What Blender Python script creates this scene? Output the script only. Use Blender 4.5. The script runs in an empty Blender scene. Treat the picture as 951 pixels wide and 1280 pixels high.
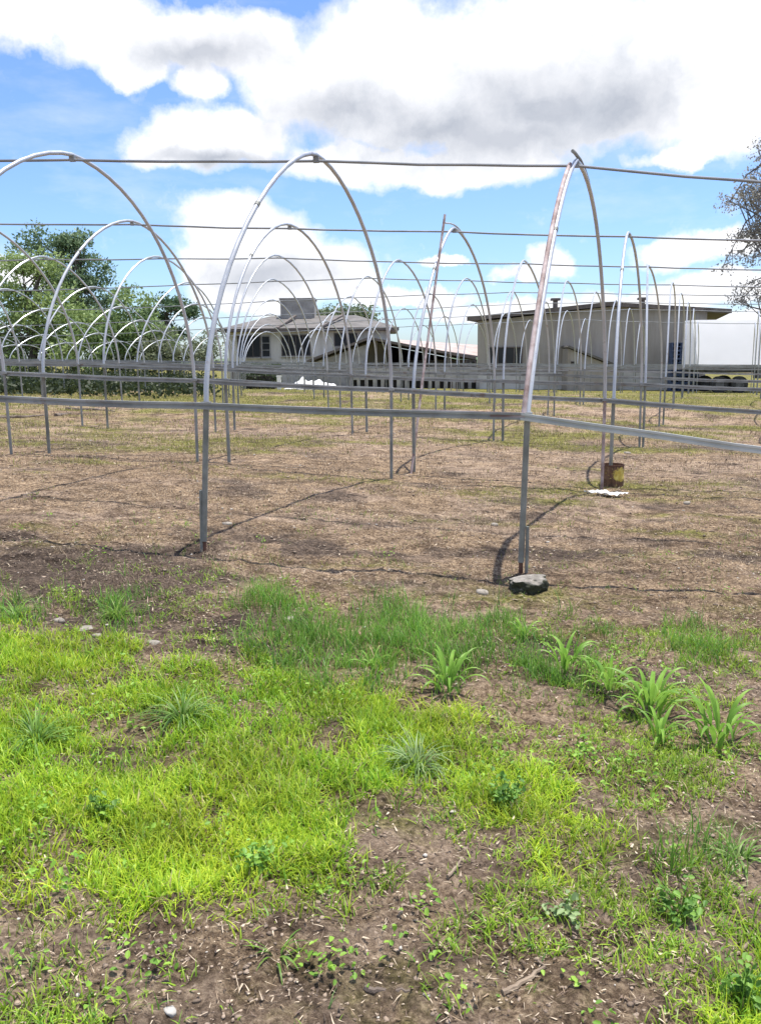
import bpy, math, random
import numpy as np
from mathutils import Vector, Matrix
HOOPS = [
(0,-1,-5.864,6.82,0.368,-4.528,10.59,0.373,-5.011,8.684,3.448,1.357,1.356),
(0,0,-3.567,6.554,0.252,-2.189,10.382,0.283,-2.816,8.461,3.376,1.27,1.248),
(0,1,-1.303,6.282,0.111,0.137,9.801,0.115,-0.532,8.036,3.253,1.172,1.133),
(0,2,1.003,5.998,-0.044,2.532,9.774,-0.009,1.724,7.891,3.159,1.089,0.992),
(0,3,3.325,5.757,-0.123,4.756,9.339,-0.108,3.969,7.556,2.888,0.762,0.822),
(1,-3,-8.794,11.52,0.528,-7.363,15.102,0.483,-7.87,13.287,3.604,1.485,1.492),
(1,-2,-6.496,11.255,0.435,-5.177,15.106,0.368,-5.952,13.194,3.536,1.443,1.423),
(1,-1,-4.118,10.753,0.36,-2.778,14.707,0.278,-3.457,12.731,3.429,1.335,1.331),
(1,0,-1.845,10.51,0.264,-0.458,14.379,0.24,-1.21,12.451,3.311,1.243,1.202),
(1,1,0.412,10.511,0.111,1.887,14.293,0.116,1.062,12.412,3.24,1.102,1.092),
(1,2,2.699,10.027,-0.012,4.225,14.08,0.02,3.36,12.065,3.105,0.98,1.013),
(1,3,4.991,9.926,-0.105,6.421,13.508,-0.079,5.635,11.725,2.974,0.793,0.924),
(2,-4,-9.426,15.955,0.578,-7.995,19.537,0.556,-8.55,17.728,3.52,1.536,1.481),
(2,-3,-7.128,15.69,0.477,-5.698,19.272,0.474,-6.523,17.493,3.497,1.49,1.425),
(2,-2,-4.743,15.143,0.346,-3.4,19.006,0.391,-4.177,17.087,3.442,1.422,1.335),
(2,-1,-2.505,15.03,0.275,-1.103,18.74,0.313,-1.884,16.894,3.411,1.325,1.223),
(2,0,-0.225,14.857,0.237,1.195,18.474,0.265,0.402,16.675,3.291,1.192,1.154),
(2,1,2.04,14.348,0.109,3.622,18.64,0.233,2.699,16.509,3.22,1.098,1.085),
(2,2,4.295,14.095,0.017,5.789,17.943,0.021,4.82,16.044,3.093,1.022,1.006),
(2,3,6.656,14.095,-0.076,8.087,17.677,-0.058,7.303,15.894,2.996,0.914,0.916),
(3,-6,-12.355,20.656,0.709,-10.925,24.238,0.685,-11.494,22.43,3.317,1.585,1.544),
(3,-5,-10.058,20.39,0.632,-8.627,23.972,0.621,-9.226,22.168,3.277,1.548,1.478),
(3,-4,-7.761,20.125,0.555,-6.33,23.707,0.555,-6.953,21.905,3.29,1.486,1.409),
(3,-3,-5.463,19.859,0.475,-4.032,23.441,0.487,-4.605,21.633,3.334,1.431,1.339),
(3,-2,-3.166,19.593,0.395,-1.735,23.175,0.417,-2.499,21.39,3.366,1.33,1.269),
(3,-1,-0.868,19.327,0.317,0.563,22.909,0.347,-0.232,21.127,3.393,1.22,1.214),
(3,0,1.429,19.062,0.274,2.86,22.644,0.277,2.071,20.861,3.29,1.154,1.163),
(3,1,3.714,18.497,0.225,5.157,22.378,0.2,4.342,20.448,3.177,1.102,1.112),
(3,2,6.055,18.479,0.013,7.455,22.112,0.122,6.703,20.301,3.099,1.003,1.04),
(3,3,8.321,18.264,-0.047,9.752,21.846,0.049,8.97,20.063,3.008,0.914,0.967),
(4,-7,-12.987,25.091,0.738,-11.557,28.673,0.64,-12.172,26.871,3.014,1.602,1.524),
(4,-6,-10.69,24.825,0.678,-9.259,28.407,0.593,-9.889,26.606,3.037,1.556,1.463),
(4,-5,-8.393,24.56,0.616,-6.962,28.142,0.546,-7.607,26.342,3.063,1.486,1.402),
(4,-4,-6.095,24.294,0.552,-4.664,27.876,0.497,-5.324,26.078,3.118,1.416,1.341),
(4,-3,-3.798,24.028,0.487,-2.367,27.61,0.447,-3.057,25.816,3.189,1.346,1.28),
(4,-2,-1.5,23.762,0.421,-0.07,27.344,0.397,-0.794,25.554,3.238,1.276,1.229),
(4,-1,0.797,23.497,0.352,2.228,27.079,0.344,1.467,25.293,3.285,1.222,1.186),
(4,0,3.094,23.231,0.283,4.525,26.813,0.291,3.769,25.027,3.307,1.171,1.142),
(4,1,5.392,22.965,0.21,6.823,26.547,0.236,6.067,24.761,3.24,1.12,1.099),
(4,2,7.689,22.699,0.136,9.12,26.281,0.179,8.349,24.497,3.152,1.047,1.056),
(4,3,9.987,22.434,0.063,11.417,26.016,0.121,10.631,24.233,3.09,0.974,1.012),
(5,-9,-15.917,29.792,0.699,-14.486,33.374,0.537,-15.119,31.573,2.799,1.656,1.569),
(5,-8,-13.619,29.526,0.662,-12.189,33.108,0.5,-12.834,31.309,2.777,1.599,1.516),
(5,-7,-11.322,29.26,0.618,-9.891,32.842,0.461,-10.545,31.044,2.816,1.538,1.463),
(5,-6,-9.025,28.994,0.573,-7.594,32.577,0.423,-8.256,30.779,2.862,1.477,1.41),
(5,-5,-6.727,28.729,0.528,-5.296,32.311,0.385,-5.967,30.515,2.931,1.428,1.357),
(5,-4,-4.43,28.463,0.481,-2.999,32.045,0.347,-3.681,30.25,3,1.381,1.304),
(5,-3,-2.132,28.197,0.433,-0.702,31.779,0.308,-1.396,29.986,3.056,1.333,1.256),
(5,-2,0.165,27.932,0.385,1.596,31.514,0.269,0.866,29.724,3.111,1.285,1.217),
(5,-1,2.462,27.666,0.335,3.893,31.248,0.23,3.142,29.461,3.202,1.235,1.177),
(5,0,4.76,27.4,0.284,6.191,30.982,0.191,5.506,29.188,3.238,1.184,1.137),
(5,1,7.057,27.134,0.232,8.488,30.716,0.15,7.728,28.93,3.248,1.132,1.098),
(5,2,9.355,26.869,0.178,10.785,30.451,0.11,10.012,28.666,3.155,1.078,1.058),
(5,3,11.652,26.603,0.123,13.083,30.185,0.069,12.298,28.402,3.092,1.026,1.018),
(6,-10,-16.549,34.227,0.536,-15.118,37.809,0.37,-15.784,36.012,2.519,1.642,1.556),
(6,-9,-14.251,33.961,0.508,-12.821,37.543,0.335,-13.49,35.747,2.554,1.589,1.507),
(6,-8,-11.954,33.695,0.471,-10.523,37.277,0.297,-11.198,35.482,2.581,1.536,1.458),
(6,-7,-9.657,33.429,0.433,-8.226,37.011,0.26,-8.903,35.216,2.65,1.482,1.409),
(6,-6,-7.359,33.164,0.396,-5.928,36.746,0.224,-6.61,34.951,2.734,1.429,1.361),
(6,-5,-5.062,32.898,0.358,-3.631,36.48,0.187,-4.318,34.686,2.818,1.376,1.312),
(6,-4,-2.764,32.632,0.32,-1.334,36.214,0.151,-2.029,34.421,2.912,1.323,1.266),
(6,-3,-0.467,32.367,0.283,0.964,35.949,0.116,0.258,34.156,2.984,1.277,1.23),
(6,-2,1.83,32.101,0.245,3.261,35.683,0.081,2.543,33.892,3.021,1.237,1.194),
(6,-1,4.128,31.835,0.207,5.559,35.417,0.046,4.827,33.628,3.115,1.197,1.159),
(6,0,6.425,31.569,0.168,7.856,35.151,0.011,7.11,33.364,3.157,1.157,1.123),
(6,1,8.723,31.304,0.13,10.153,34.886,-0.023,9.391,33.1,3.204,1.117,1.087),
(6,2,11.02,31.038,0.09,12.451,34.62,-0.057,11.678,32.835,3.132,1.077,1.052),
(6,3,13.317,30.772,0.051,14.748,34.354,-0.09,13.967,32.571,3.041,1.037,1.016),
(7,-12,-19.478,38.927,0.379,-18.047,42.509,0.276,-18.737,40.715,2.263,1.679,1.594),
(7,-11,-17.181,38.662,0.37,-15.75,42.244,0.253,-16.442,40.45,2.265,1.63,1.549),
(7,-10,-14.883,38.396,0.345,-13.453,41.978,0.215,-14.144,40.184,2.308,1.581,1.505),
(7,-9,-12.586,38.13,0.308,-11.155,41.712,0.174,-11.847,39.919,2.351,1.532,1.46),
(7,-8,-10.289,37.864,0.271,-8.858,41.446,0.132,-9.552,39.653,2.388,1.483,1.415),
(7,-7,-7.991,37.599,0.233,-6.56,41.181,0.092,-7.252,39.387,2.524,1.434,1.37),
(7,-6,-5.694,37.333,0.196,-4.263,40.915,0.052,-4.955,39.121,2.676,1.385,1.326),
(7,-5,-3.396,37.067,0.16,-1.966,40.649,0.013,-2.663,38.856,2.754,1.336,1.281),
(7,-4,-1.099,36.801,0.124,0.332,40.384,-0.025,-0.373,38.591,2.808,1.291,1.245),
(7,-3,1.198,36.536,0.089,2.629,40.118,-0.063,1.916,38.327,2.867,1.255,1.209),
(7,-2,3.496,36.27,0.053,4.927,39.852,-0.1,4.203,38.062,2.929,1.219,1.173),
(7,-1,5.793,36.004,0.019,7.224,39.586,-0.136,6.489,37.797,2.994,1.183,1.137),
(7,0,8.091,35.739,-0.016,9.521,39.321,-0.172,8.775,37.533,3.021,1.147,1.102),
(7,1,10.388,35.473,-0.05,11.819,39.055,-0.207,11.066,37.268,2.901,1.111,1.066),
(7,2,12.685,35.207,-0.084,14.116,38.789,-0.241,13.358,37.003,2.819,1.075,1.03),
(7,3,14.983,34.941,-0.116,16.414,38.523,-0.268,15.651,36.738,2.753,1.039,0.994),
]
GC = [-0.57578, 0.095695, 0.12629, 0.027246, 0.0036453]
RBF = [(-1.27, 6.29, -0.0067), (1.03, 6.02, -0.0588), (-4.2, 10.99, -0.0151), (-1.9, 10.72, -0.0046), (0.4, 10.46, -0.0123), (2.69, 10.19, -0.0189), (-4.83, 15.42, -0.0421), (-2.53, 15.16, -0.0304), (-0.24, 14.89, 0.0105), (2.06, 14.63, -0.0417), (4.36, 14.36, -0.0265), (3.73, 18.8, 0.0349), (6.02, 18.53, -0.0838), (-4.43, 10.4, 0.0379), (-2.14, 10.14, 0.0577), (0.16, 9.87, -0.0025), (2.46, 9.6, 0.01), (-5.07, 14.84, 0.0096), (-2.77, 14.57, -0.0046), (-0.47, 14.31, 0.0377), (1.83, 14.04, 0.0176), (4.12, 13.77, 0.0328), (3.49, 18.21, 0.08)]
CAM = (1080.864,0.17723,-0.01095)

rng = np.random.default_rng(11)
random.seed(5)
SC = bpy.context.scene
COL = SC.collection
H = 1.5
F_PX, TH, RO = CAM

# ------------------------------------------------------------------ camera maths (photo pixels, 951 x 1280)
CT, ST, CR, SR = math.cos(TH), math.sin(TH), math.cos(RO), math.sin(RO)
def project(x, y, z):
    z = z - H
    d = np.maximum(y*CT - z*ST, 1e-3); u = y*ST + z*CT
    X = F_PX*x/d; Y = F_PX*u/d
    return 475.5 + CR*X + SR*Y, 640 - (CR*Y - SR*X)
def ray(px, py):
    a = px - 475.5; b = 640 - py
    X = (CR*a - SR*b)/F_PX; Y = (SR*a + CR*b)/F_PX
    return Vector((X, CT + Y*ST, -ST + Y*CT))
def at(px, py, D):
    r = ray(px, py); t = D/r.y
    return Vector((r.x*t, D, H + r.z*t))

# ------------------------------------------------------------------ noise + terrain
def _hash(ix, iy, s):
    h = (ix.astype(np.int64)*374761393 + iy.astype(np.int64)*668265263 + s*974634777) & 0xffffffff
    h = ((h ^ (h >> 13))*1274126177) & 0xffffffff
    h = h ^ (h >> 16)
    return (h & 0xffff)/65535.0
def vnoise(x, y, s=0):
    x = np.asarray(x, float); y = np.asarray(y, float)
    ix = np.floor(x); iy = np.floor(y); fx = x-ix; fy = y-iy
    fx = fx*fx*(3-2*fx); fy = fy*fy*(3-2*fy)
    a = _hash(ix, iy, s); b = _hash(ix+1, iy, s); c = _hash(ix, iy+1, s); d = _hash(ix+1, iy+1, s)
    return (a*(1-fx)+b*fx)*(1-fy) + (c*(1-fx)+d*fx)*fy - .5
def fbm(x, y, s=0, o=4):
    r = 0; a = 1.
    for k in range(o):
        r = r + a*vnoise(x*2**k, y*2**k, s+k*7); a *= .5
    return r
def sclamp(v, m, w): return np.where(v > m, m + w*np.tanh((v-m)/w), v)
def terrain(x, y):
    x = np.asarray(x, float); y = np.asarray(y, float)
    xx = np.sign(x)*sclamp(np.abs(x), 13., 5.); yy = sclamp(y, 24., 6.)
    z = GC[0]*xx*.1 + GC[1]*yy*.1 + GC[2]*xx*yy*.01 + GC[3]*yy*yy*.01 + GC[4]*xx*xx*.01
    d = np.clip((y-23)/22, 0, 1); z = z - .62*d*d*(3-2*d)
    for cx, cy, w in RBF:
        z = z + w*np.exp(-((x-cx)**2+(y-cy)**2)/5.12)
    return z
def ground(x, y):
    near = np.clip(1.3 - np.asarray(y, float)/14, .25, 1)
    return terrain(x, y) + (.035*fbm(np.asarray(x)*1.7, np.asarray(y)*1.7, 3, 3)
        + .028*fbm(np.asarray(x)*9., np.asarray(y)*9., 9, 3)*near)
def gz(x, y): return float(ground(np.array([x]), np.array([y]))[0])
def hit(px, py):
    r = ray(px, py)
    ts = np.concatenate([np.linspace(.5, 12, 1500), np.linspace(12, 120, 1500)])
    zz = H + ts*r.z - ground(ts*r.x, ts*r.y)
    n = int(np.argmax(zz < 0))
    t = ts[n]
    return Vector((r.x*t, r.y*t, H + r.z*t))

# ------------------------------------------------------------------ mesh helpers
def wloc(o):
    v = Vector(o.location)
    while o.parent: o = o.parent; v = v + Vector(o.location)
    return v
class MB:
    def __init__(s): s.v = []; s.f = []
    def add(s, vs, fs):
        b = len(s.v); s.v += [tuple(v) for v in vs]; s.f += [tuple(i+b for i in f) for f in fs]
        return s
    def box(s, c, d, rz=0, ry=0, rx=0):
        M = Matrix.Rotation(rz, 3, 'Z') @ Matrix.Rotation(ry, 3, 'Y') @ Matrix.Rotation(rx, 3, 'X')
        vs = [Vector(c) + M @ Vector((x*d[0]/2, y*d[1]/2, z*d[2]/2)) for z in (-1, 1) for y in (-1, 1) for x in (-1, 1)]
        return s.add(vs, [(0,2,3,1),(4,5,7,6),(0,1,5,4),(2,6,7,3),(0,4,6,2),(1,3,7,5)])
    def prism(s, poly, y0, y1, sx=0.):
        """outline in x-z, extruded along y"""
        n = len(poly)
        vs = [(x, y0, z) for x, z in poly] + [(x+sx, y1, z) for x, z in poly]
        fs = [tuple(range(n)), tuple(range(2*n-1, n-1, -1))]
        fs += [(i, i+n, (i+1) % n + n, (i+1) % n) for i in range(n)]
        return s.add(vs, fs)
    def sweep(s, pts, ring, up=Vector((0,0,1)), cap=True, scale=None):
        """ring: list of (side, up) offsets swept along pts"""
        pts = [Vector(p) for p in pts]; n = len(pts); m = len(ring); vs = []
        for i, p in enumerate(pts):
            t = (pts[min(i+1, n-1)] - pts[max(i-1, 0)]).normalized()
            a = t.cross(up)
            if a.length < 1e-4: a = t.cross(Vector((0,1,0)))
            a.normalize(); b = a.cross(t)
            k = scale[i] if scale else 1
            vs += [p + a*(u*k) + b*(v*k) for u, v in ring]
        fs = [(i*m+j, i*m+(j+1) % m, (i+1)*m+(j+1) % m, (i+1)*m+j) for i in range(n-1) for j in range(m)]
        if cap: fs += [tuple(range(m-1, -1, -1)), tuple((n-1)*m+j for j in range(m))]
        return s.add(vs, fs)
    def tube(s, pts, r, seg=8, up=Vector((0,0,1)), scale=None):
        return s.sweep(pts, [(r*math.cos(2*math.pi*j/seg), r*math.sin(2*math.pi*j/seg)) for j in range(seg)], up, True, scale)
    def build(s, name, mat, parent=None, smooth=False, origin=None):
        me = bpy.data.meshes.new(name)
        o0 = Vector(origin) if origin is not None else Vector((0,0,0))
        me.from_pydata([tuple(Vector(v)-o0) for v in s.v], [], s.f); me.update()
        if smooth:
            me.polygons.foreach_set('use_smooth', [True]*len(me.polygons))
            try: me.set_sharp_from_angle(angle=math.radians(40))
            except Exception: pass
        ob = bpy.data.objects.new(name, me); COL.objects.link(ob)
        ob.location = o0
        me.materials.append(mat)
        if parent is not None:
            ob.parent = parent; ob.location = o0 - wloc(parent)
        return ob
def np_mesh(name, verts, quads, mat, col=None, smooth=False, parent=None):
    me = bpy.data.meshes.new(name)
    verts = np.ascontiguousarray(verts, np.float32); quads = np.ascontiguousarray(quads, np.int32)
    k = quads.shape[1]
    me.vertices.add(len(verts)); me.vertices.foreach_set('co', verts.ravel())
    me.loops.add(quads.size); me.loops.foreach_set('vertex_index', quads.ravel())
    me.polygons.add(len(quads))
    me.polygons.foreach_set('loop_start', np.arange(0, quads.size, k, dtype=np.int32))
    me.polygons.foreach_set('loop_total', np.full(len(quads), k, np.int32))
    me.update(calc_edges=True)
    if smooth: me.polygons.foreach_set('use_smooth', np.ones(len(quads), bool))
    if col is not None:
        a = me.attributes.new('col', 'FLOAT_COLOR', 'POINT')
        c = np.ones((len(verts), 4), np.float32); c[:, :3] = col
        a.data.foreach_set('color', c.ravel())
    me.materials.append(mat)
    ob = bpy.data.objects.new(name, me); COL.objects.link(ob)
    if parent is not None: ob.parent = parent
    return ob
def tag(o, label=None, cat=None, group=None, kind=None):
    if label: o['label'] = label
    if cat: o['category'] = cat
    if group: o['group'] = group
    if kind: o['kind'] = kind
    return o
def thing(name, label, cat, loc, group=None):
    o = bpy.data.objects.new(name, None); COL.objects.link(o)
    o.location = loc; o.empty_display_size = .2
    return tag(o, label, cat, group)

# ------------------------------------------------------------------ materials
def nodes(name):
    m = bpy.data.materials.new(name); m.use_nodes = True
    nt = m.node_tree; bs = nt.nodes['Principled BSDF']
    return m, nt, bs
def N(nt, t, **kw):
    n = nt.nodes.new(t)
    for k, v in kw.items():
        if k in n.inputs: n.inputs[k].default_value = v
        else: setattr(n, k, v)
    return n
def mixcol(nt, f, a, b, typ='MIX'):
    n = nt.nodes.new('ShaderNodeMix'); n.data_type = 'RGBA'; n.blend_type = typ
    for s, v in ((n.inputs[0], f), (n.inputs[6], a), (n.inputs[7], b)):
        if hasattr(v, 'links') or hasattr(v, 'is_linked'): nt.links.new(v, s)
        elif isinstance(v, (int, float)): s.default_value = v
        else: s.default_value = (*v, 1) if len(v) == 3 else v
    return n.outputs[2]
def noise(nt, scale, detail=4, rough=.55, vec=None):
    n = N(nt, 'ShaderNodeTexNoise', Scale=scale, Detail=detail, Roughness=rough)
    if vec is not None: nt.links.new(vec, n.inputs['Vector'])
    return n.outputs['Fac']
def ramp(nt, src, *stops):
    r = nt.nodes.new('ShaderNodeValToRGB')
    e = r.color_ramp.elements
    while len(e) < len(stops): e.new(.5)
    for el, (p, c) in zip(e, stops):
        el.position = p; el.color = (*c, 1) if not isinstance(c, (int, float)) else (c, c, c, 1)
    nt.links.new(src, r.inputs[0]); return r.outputs[0]
def ocoord(nt): return N(nt, 'ShaderNodeTexCoord').outputs['Object']
def bump(nt, bs, h, s, d=.01):
    b = N(nt, 'ShaderNodeBump', Strength=s, Distance=d); nt.links.new(h, b.inputs['Height'])
    nt.links.new(b.outputs[0], bs.inputs['Normal'])
def simple(name, c1, c2, scale=6, rough=.7, metal=0., bmp=0., stops=(.35, .65), detail=5):
    m, nt, bs = nodes(name); oc = ocoord(nt)
    n = noise(nt, scale, detail, .6, oc)
    nt.links.new(ramp(nt, n, (stops[0], c1), (stops[1], c2)), bs.inputs['Base Color'])
    bs.inputs['Roughness'].default_value = rough; bs.inputs['Metallic'].default_value = metal
    if bmp: bump(nt, bs, noise(nt, scale*3, 4, .6, oc), bmp)
    return m
M = {}
M['zinc'] = simple('galvanised_pipe', (.42,.44,.475), (.52,.54,.57), 3, .32, .25, 0)
def weathered(name, c1, c2, rust, rough, metal, lo, hi):
    m, nt, bs = nodes(name); oc = ocoord(nt)
    a = ramp(nt, noise(nt, 3, 5, .6, oc), (.35, c1), (.65, c2))
    f = ramp(nt, noise(nt, 5.5, 8, .7, oc), (lo, 0.), (hi, .85))
    nt.links.new(mixcol(nt, f, a, rust), bs.inputs['Base Color'])
    nt.links.new(ramp(nt, noise(nt, 14, 4, .6, oc), (.3, rough-.1), (.7, rough+.15)), bs.inputs['Roughness'])
    bs.inputs['Metallic'].default_value = metal
    return m
M['zinc'] = weathered('galvanised_pipe', (.42,.44,.475), (.53,.55,.58), (.27,.19,.15), .34, .25, .60, .72)
M['zincdull'] = simple('weathered_zinc', (.18,.185,.18), (.33,.335,.325), 5, .5, .3, .1)
M['post'] = simple('post_zinc', (.15,.155,.14), (.29,.295,.275), 5, .6, .15, .1)
M['channel'] = weathered('rail_zinc', (.20,.203,.198), (.35,.357,.35), (.19,.13,.10), .5, .4, .57, .68)
M['brightchannel'] = simple('clean_rail_zinc', (.40,.42,.41), (.55,.57,.56), 3, .45, .4, .1)
M['rust'] = simple('rusty_pipe', (.24,.165,.15), (.50,.42,.41), 6, .75, .1, .2, (.4, .62))
M['rustfoot'] = simple('rusty_foot', (.07,.035,.025), (.16,.08,.055), 14, .9, 0, .3)
M['wirepipe'] = simple('ridge_zinc', (.20,.215,.23), (.30,.31,.33), 3, .5, .4, 0)
M['stone'] = simple('pale_stone', (.17,.15,.125), (.36,.32,.27), 22, .9, 0, .5)
M['whitestone'] = simple('white_stone', (.34,.32,.29), (.48,.45,.41), 16, .9, 0, .3)
M['branch'] = simple('dead_branch', (.09,.065,.05), (.2,.16,.13), 12, .9, 0, .5)
M['stick'] = simple('dry_stick', (.17,.125,.09), (.32,.25,.18), 12, .9, 0, .4)
M['bark'] = simple('bark', (.06,.05,.04), (.16,.13,.11), 5, .95, 0, .6)
M['greybark'] = simple('grey_bark', (.10,.09,.085), (.22,.2,.19), 5, .95, 0, .6)
M['concrete'] = simple('bare_concrete', (.24,.225,.21), (.42,.40,.37), 1.4, .9, 0, .2)
def streaked(name, c1, c2, c3):
    m, nt, bs = nodes(name); oc = ocoord(nt)
    mp = N(nt, 'ShaderNodeMapping'); mp.inputs['Scale'].default_value = (1, 1, .12); nt.links.new(oc, mp.inputs[0])
    a = ramp(nt, noise(nt, 2.6, 6, .65, mp.outputs[0]), (.35, c1), (.62, c2))
    f = ramp(nt, noise(nt, .7, 5, .6, oc), (.5, 0.), (.68, .6))
    nt.links.new(mixcol(nt, f, a, c3), bs.inputs['Base Color']); bs.inputs['Roughness'].default_value = .93
    bump(nt, bs, noise(nt, 9, 4, .6, oc), .12); return m
M['plaster'] = streaked('cream_plaster', (.60,.56,.50), (.78,.745,.68), (.68,.65,.60))
M['greyplaster'] = streaked('grey_plaster', (.275,.246,.212), (.365,.332,.292), (.31,.288,.262))
M['lightbase'] = simple('pale_base', (.45,.43,.39), (.58,.56,.52), 1.2, .9, 0, .2)
M['fascia'] = simple('dark_fascia', (.095,.078,.07), (.165,.138,.124), 2, .8)
M['roofgrey'] = simple('old_roof_sheet', (.10,.092,.085), (.165,.152,.142), 1.5, .85, .0, .2)
M['roofpink'] = simple('faded_roof_sheet', (.34,.27,.245), (.45,.37,.34), 1.5, .8, .0, .1)
M['darkinside'] = simple('dark_interior', (.025,.022,.02), (.06,.052,.047), 2, .95)  # near-black colour stands for the shade inside openings and the shed
M['timber'] = simple('grey_timber', (.2,.18,.16), (.33,.3,.27), 4, .9, 0, .2)
M['frame'] = simple('window_frame', (.30,.29,.28), (.42,.41,.4), 4, .6)
M['blueframe'] = simple('blue_crate', (.03,.05,.11), (.06,.10,.2), 4, .5)
M['tyre'] = simple('tyre', (.02,.02,.02), (.05,.05,.05), 8, .9)
M['steel'] = simple('chassis_steel', (.06,.06,.06), (.16,.16,.16), 4, .7, .2)
M['plastic'] = simple('white_plastic', (.72,.70,.67), (.82,.81,.79), 8, .5, 0, .3)
def glass():
    m, nt, bs = nodes('dark_glass'); oc = ocoord(nt)
    nt.links.new(ramp(nt, noise(nt, .8, 3, .5, oc), (.3, (.012,.013,.015)), (.7, (.035,.038,.042))), bs.inputs['Base Color'])
    bs.inputs['Roughness'].default_value = .35; bs.inputs['Specular IOR Level'].default_value = .25
    return m
M['glass'] = glass()
def tarp():
    m, nt, bs = nodes('white_canvas'); oc = ocoord(nt)
    nt.links.new(ramp(nt, noise(nt, 1.5, 3, .5, oc), (.3, (.86,.86,.86)), (.7, (.92,.92,.92))), bs.inputs['Base Color'])
    bs.inputs['Roughness'].default_value = .6
    tr = N(nt, 'ShaderNodeBsdfTranslucent', Color=(.9,.9,.9,1))
    mx = N(nt, 'ShaderNodeMixShader', Fac=.5)
    nt.links.new(bs.outputs[0], mx.inputs[1]); nt.links.new(tr.outputs[0], mx.inputs[2])
    nt.links.new(mx.outputs[0], nt.nodes['Material Output'].inputs['Surface'])
    return m
M['tarp'] = tarp()
def leafmat(name, attr=True, c1=None, c2=None, trans=.35, rough=.5, scale=1.):
    m, nt, bs = nodes(name)
    if attr: c = N(nt, 'ShaderNodeAttribute', attribute_name='col').outputs['Color']
    else: c = ramp(nt, noise(nt, scale, 4, .6, ocoord(nt)), (.35, c1), (.65, c2))
    nt.links.new(c, bs.inputs['Base Color']); bs.inputs['Roughness'].default_value = rough
    bs.inputs['Specular IOR Level'].default_value = .3
    tr = N(nt, 'ShaderNodeBsdfTranslucent'); nt.links.new(c, tr.inputs['Color'])
    mx = N(nt, 'ShaderNodeMixShader', Fac=trans)
    nt.links.new(bs.outputs[0], mx.inputs[1]); nt.links.new(tr.outputs[0], mx.inputs[2])
    nt.links.new(mx.outputs[0], nt.nodes['Material Output'].inputs['Surface'])
    return m
M['leaf'] = leafmat('leaves')
M['grass'] = leafmat('grass_blades', trans=.4, rough=.45)
M['litter'] = leafmat('litter', trans=.08, rough=.9)
M['corn'] = leafmat('seedling_leaf', False, (.14,.29,.04), (.30,.50,.08), .4, .5, 7)
def rock_mossy():
    m, nt, bs = nodes('mossy_rock'); oc = ocoord(nt)
    base = ramp(nt, noise(nt, 22, 6, .65, oc), (.3, (.14,.125,.105)), (.7, (.36,.33,.29)))
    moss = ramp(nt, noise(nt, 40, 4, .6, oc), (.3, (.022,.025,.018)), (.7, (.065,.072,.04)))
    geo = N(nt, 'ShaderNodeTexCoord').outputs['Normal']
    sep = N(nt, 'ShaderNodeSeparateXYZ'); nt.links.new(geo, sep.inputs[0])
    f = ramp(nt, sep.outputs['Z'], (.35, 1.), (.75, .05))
    nt.links.new(mixcol(nt, f, base, moss), bs.inputs['Base Color'])
    bs.inputs['Roughness'].default_value = .95
    bump(nt, bs, noise(nt, 45, 6, .7, oc), .8, .02)
    return m
M['rock'] = rock_mossy()
def bucketmat():
    m, nt, bs = nodes('rusty_yellow_tin'); oc = ocoord(nt)
    mp = N(nt, 'ShaderNodeMapping'); mp.inputs['Scale'].default_value = (1,1,.35); nt.links.new(oc, mp.inputs[0])
    rust = ramp(nt, noise(nt, 30, 5, .7, mp.outputs[0]), (.3, (.045,.022,.014)), (.55, (.15,.075,.04)), (.75, (.30,.20,.12)))
    yel = ramp(nt, noise(nt, 24, 5, .7, oc), (.35, (.50,.34,.04)), (.7, (.72,.60,.16)))
    sep = N(nt, 'ShaderNodeSeparateXYZ'); nt.links.new(oc, sep.inputs[0])
    g = N(nt, 'ShaderNodeTexGradient', gradient_type='SPHERICAL')
    m2 = N(nt, 'ShaderNodeMapping'); m2.inputs['Location'].default_value = (-.60, .55, -1.55); m2.inputs['Scale'].default_value = (10, 5, 10)
    nt.links.new(oc, m2.inputs[0]); nt.links.new(m2.outputs[0], g.inputs[0])
    add = N(nt, 'ShaderNodeMath', operation='ADD'); nt.links.new(g.outputs['Fac'], add.inputs[0])
    n2 = N(nt, 'ShaderNodeMath', operation='MULTIPLY_ADD'); nt.links.new(noise(nt, 28, 4, .7, oc), n2.inputs[0]); n2.inputs[1].default_value = 1.4; n2.inputs[2].default_value = -.7
    nt.links.new(n2.outputs[0], add.inputs[1])
    f = ramp(nt, add.outputs[0], (.12, 0.), (.3, 1.))
    nt.links.new(mixcol(nt, f, rust, yel), bs.inputs['Base Color'])
    bs.inputs['Roughness'].default_value = .7
    return m
M['bucket'] = bucketmat()
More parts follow.
